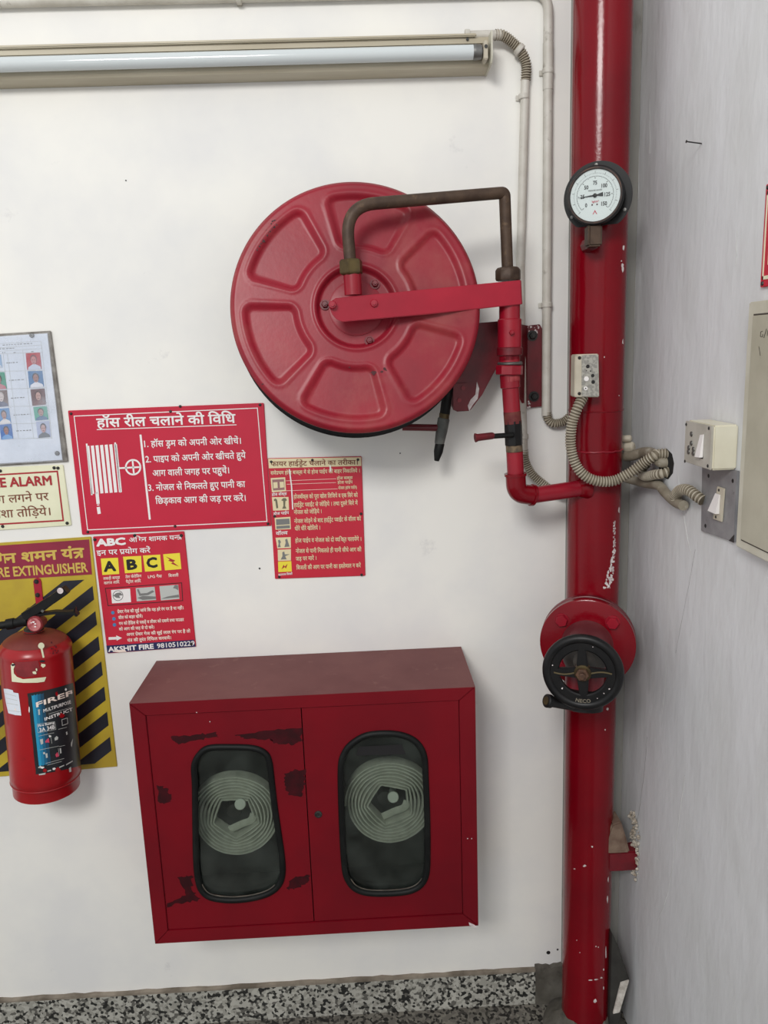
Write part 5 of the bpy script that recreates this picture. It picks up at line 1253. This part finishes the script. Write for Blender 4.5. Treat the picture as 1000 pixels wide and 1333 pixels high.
def door(xa, xb, outl, name):
    Y = CF+.0030
    lp = smooth_loop(outl)
    area2 = sum(a[0]*b[1]-b[0]*a[1] for a, b in zip(lp, lp[1:]+lp[:1]))
    sgn = 1 if area2 < 0 else -1
    mid = shrink(lp, 9*sgn)
    hole = [cf(x, y, Y) for x, y in mid]
    rect = [Vector((xa, Y, zi0+.0015)), Vector((xb, Y, zi0+.0015)), Vector((xb, Y, zi1-.0015)), Vector((xa, Y, zi1-.0015))]
    bm = bmesh.new(); ev = [bm.verts.new(p) for p in rect]; hv = [bm.verts.new(p) for p in hole]; E = []
    for V in (ev, hv):
        for i in range(len(V)): E.append(bm.edges.new((V[i], V[(i+1) % len(V)])))
    bmesh.ops.triangle_fill(bm, use_beauty=True, use_dissolve=False, edges=E, normal=(0, -1, 0))
    r = bmesh.ops.extrude_face_region(bm, geom=bm.faces[:])
    for v in [e for e in r['geom'] if isinstance(e, bmesh.types.BMVert)]: v.co.y += .014
    bm.normal_update(); m = MB(); bm.verts.index_update(); m.add([v.co.copy() for v in bm.verts], [tuple(v.index for v in f.verts) for f in bm.faces]); bm.free()
    d = m.build(name, M_cab, t, smooth=25)
    m = MB(); m.tube([p+Vector((0, -.001, 0)) for p in hole], .0078, 10, closed=True, up=(0, 1, 0)); m.build('window_seal', M_rubber, d, smooth=70)
    gp = [cf(x, y, Y+.006) for x, y in shrink(lp, 7*sgn)]
    m = MB(); m.prism(gp, (0, .003, 0)); m.build('window_pane', M_cabglass, d, smooth=0)
    inner = shrink(lp, 17*sgn); low = [p for p in inner if p[1] > max(q[1] for q in inner)-34]; low.sort()
    m = MB(); m.tube([cf(x, y, Y-.0075) for x, y in low], .0014, 6); m.build('seal_edge', mat('perished_rubber', (92,84,74), .7, (60,56,50), 50), d)
    return d
M_cabglass = glass_mat('grimy_glass', (.82, .85, .82), .8, .06, .05)
dl = door(xi0+gapx, xm-gapx, OUT_L, 'door'); dr = door(xm+gapx, xi1-gapx, OUT_R, 'door')
# lock and worn dark patches
m = MB(); m.lathe(cf(530, 479, CF+.003), (0,-1,0), [(.0095, 0), (.009, .002), (.006, .0028), (.005, .0015), (0, .0015)], 20); m.build('lock', M_dksteel, dr)
m = MB(); m.box(tuple(cf(530, 479, CF+.001)-Vector((.0008, .0005, .003))), tuple(cf(530, 479, CF+.001)+Vector((.0008, .0005, .003)))); m.build('keyhole', M_blk, dr)
M_worn = mat('worn_dark_paint', (46,10,15), .6, (66,8,18), 40, .4, .7, spec=.2)
def patch(pts, nm='worn_patch', mt=M_worn, par=dl, jag=3.2):
    out = []
    for (a, b), (c, d) in zip(pts, pts[1:]+pts[:1]):
        for j in range(7):
            k = j/7; out.append((a+(c-a)*k+random.uniform(-jag, jag)*1.6, b+(d-b)*k+random.uniform(-jag, jag)))
    MB().poly([cf(x, y, CF+.0027) for x, y in out]).build(nm, mt, par, smooth=0, fix=False)
for pts in ([(128, 268), (190, 264), (250, 258), (262, 268), (200, 278), (150, 290)], [(300, 262), (400, 252), (482, 247), (484, 280), (470, 290), (420, 288), (395, 276), (330, 274)], [(440, 368), (470, 358), (493, 358), (494, 400), (485, 432), (450, 428), (438, 400)], [(96, 402), (120, 408), (132, 440), (120, 450), (98, 448)], [(150, 648), (190, 645), (185, 680), (210, 712), (150, 722), (118, 730), (120, 722), (170, 700)], [(455, 655), (505, 640), (507, 662), (470, 682), (445, 684)]):
    patch(pts)
for x, y in ((236, 228), (200, 203), (935, 545), (946, 545)): MB().poly([cf(x+1.6*math.cos(a), y+1.6*math.sin(a), CF-.0004) for a in (0, 1.3, 2.5, 3.8, 5)]).build('paint_nick', M_chip, t, smooth=0)
MB().poly([cf(*p, CF-.0004) for p in ((938, 772), (952, 778), (960, 784), (956, 788), (946, 782), (940, 780))]).build('paint_nick', M_chip, t, smooth=0)
# dark strip on the right-hand pane painting a slot's shadow, pegs inside
m = MB(); m.prism([cf(*p, CF+.0085) for p in ((640, 296), (756, 290), (768, 316), (632, 320))], (0, .0006, 0)); m.build('slot_shadow_strip', M_blk, dr)
pegs = []
for nm, px, py in (('l', 312.5, 1047), ('r', 512, 1038)):
    c = at(px, py, -.206); m = MB(); m.lathe(c, (0, .205, -.075), [(0, 0), (.0125, 0), (.014, .0015), (.014, .012), (.009, .014), (.009, .212)], 24); m.build('hose_peg', mat('peg_grey', (206,210,202), .5), t)
def hose(cpx, R, hint, lab):
    c = at(cpx[0], cpx[1], -.195)
    h = thing('hose_roll', (c.x, -.18, c.z-R), lab, 'hose', 'rolled hoses in the cabinet')
    y0, y1 = -.197, -.165; turns = 7.5; pitch = (R-.050)/turns; n = 56; m = MB(); vs = []; fs = []
    T = int(turns*n)
    for i in range(T+1):
        a = 2*PI*i/n; q = i/T; r0_ = .050+pitch*i/n
        aa = (a+hint) % (2*PI/5); pent = math.cos(PI/5)/math.cos(aa-PI/5)*1.1; k = max(0, 1-q*1.9)
        r = r0_*(1-k+k*pent)+.0012*math.sin(3*a+hint)*q
        tw = pitch*.38
        d = Vector((math.cos(a), 0, math.sin(a)))
        yy = random.uniform(-.0008, .0008)
        for rr, y in ((r-tw, y0+.005), (r-tw*.5, y0+.0008), (r+tw*.5, y0+.0008), (r+tw, y0+.005), (r+tw, y1), (r-tw, y1)):
            vs.append(Vector((c.x, 0, c.z))+d*rr+Vector((0, y+yy, 0)))
    for i in range(T):
        for k in range(6): fs.append((i*6+k, i*6+(k+1) % 6, i*6+6+(k+1) % 6, i*6+6+k))
    fs += [tuple(range(6)), tuple(range(T*6, T*6+6))[::-1]]
    m.add(vs, fs); m.build('rolled_canvas', M_canvas, h, smooth=40)
    cc = Vector((c.x-.012, -.150, c.z-.014)); m = MB(); m.lathe(cc, (0, 1, 0), [(.012, 0), (.019, .002), (.021, .012), (.021, .03), (.017, .034), (0, .036)], 20); m.build('hose_coupling', M_dksteel, h)
    m = MB(); m.tube(catmull([Vector((c.x+.045, -.18, c.z-.004)), Vector((c.x+.036, -.18, c.z-.022)), Vector((c.x+.012, -.18, c.z-.031)), Vector((c.x-.02, -.18, c.z-.045))], 6), .0025, 8, flat=4, up=None); m.build('hose_end', M_canvas, h)
hose((306.5, 1063), .111, .35, 'rolled pale green canvas hose behind the left cabinet window')
hose((508, 1046), .114, .55, 'rolled pale green canvas hose behind the right cabinet window')

# ================================================================ broken tile leaning in the corner
Y = -.155
t = thing('broken_tile', at(800, 1322, Y), 'dark broken stone tile piece with a white broken edge leaning beside the riser foot', 'tile')
zf = .001
A = [at(797, 1215, Y), at(805, 1232, Y), at(819, 1274, Y), at(803, 1318, Y), at(794, 1318, Y)]
for p in A:
    p.x = min(p.x, XW-.002)
A[3].z = A[4].z = .012
m = MB(); m.prism(A, (.0, .022, 0)); m.build('slab', mat('dark_stone', (58,56,52), .8, (42,40,37), 20, bump=.3, bscale=50), t, bevel=.001)
E_ = [at(807.5, 1278, Y-.001), at(818.5, 1274.5, Y-.001), at(806, 1316, Y-.001), at(797.5, 1318, Y-.001)]
for p in E_: p.x = min(p.x, XW-.003)
E_[2].z = max(E_[2].z, .012); E_[3].z = max(E_[3].z, .012)
m = MB(); m.prism(E_, (0, -.006, 0)); m.build('broken_edge', mat('fresh_break', (220,214,206), .85, (176,168,158), 60, bump=.4, bscale=120), t, 'white broken edge', bevel=.001)
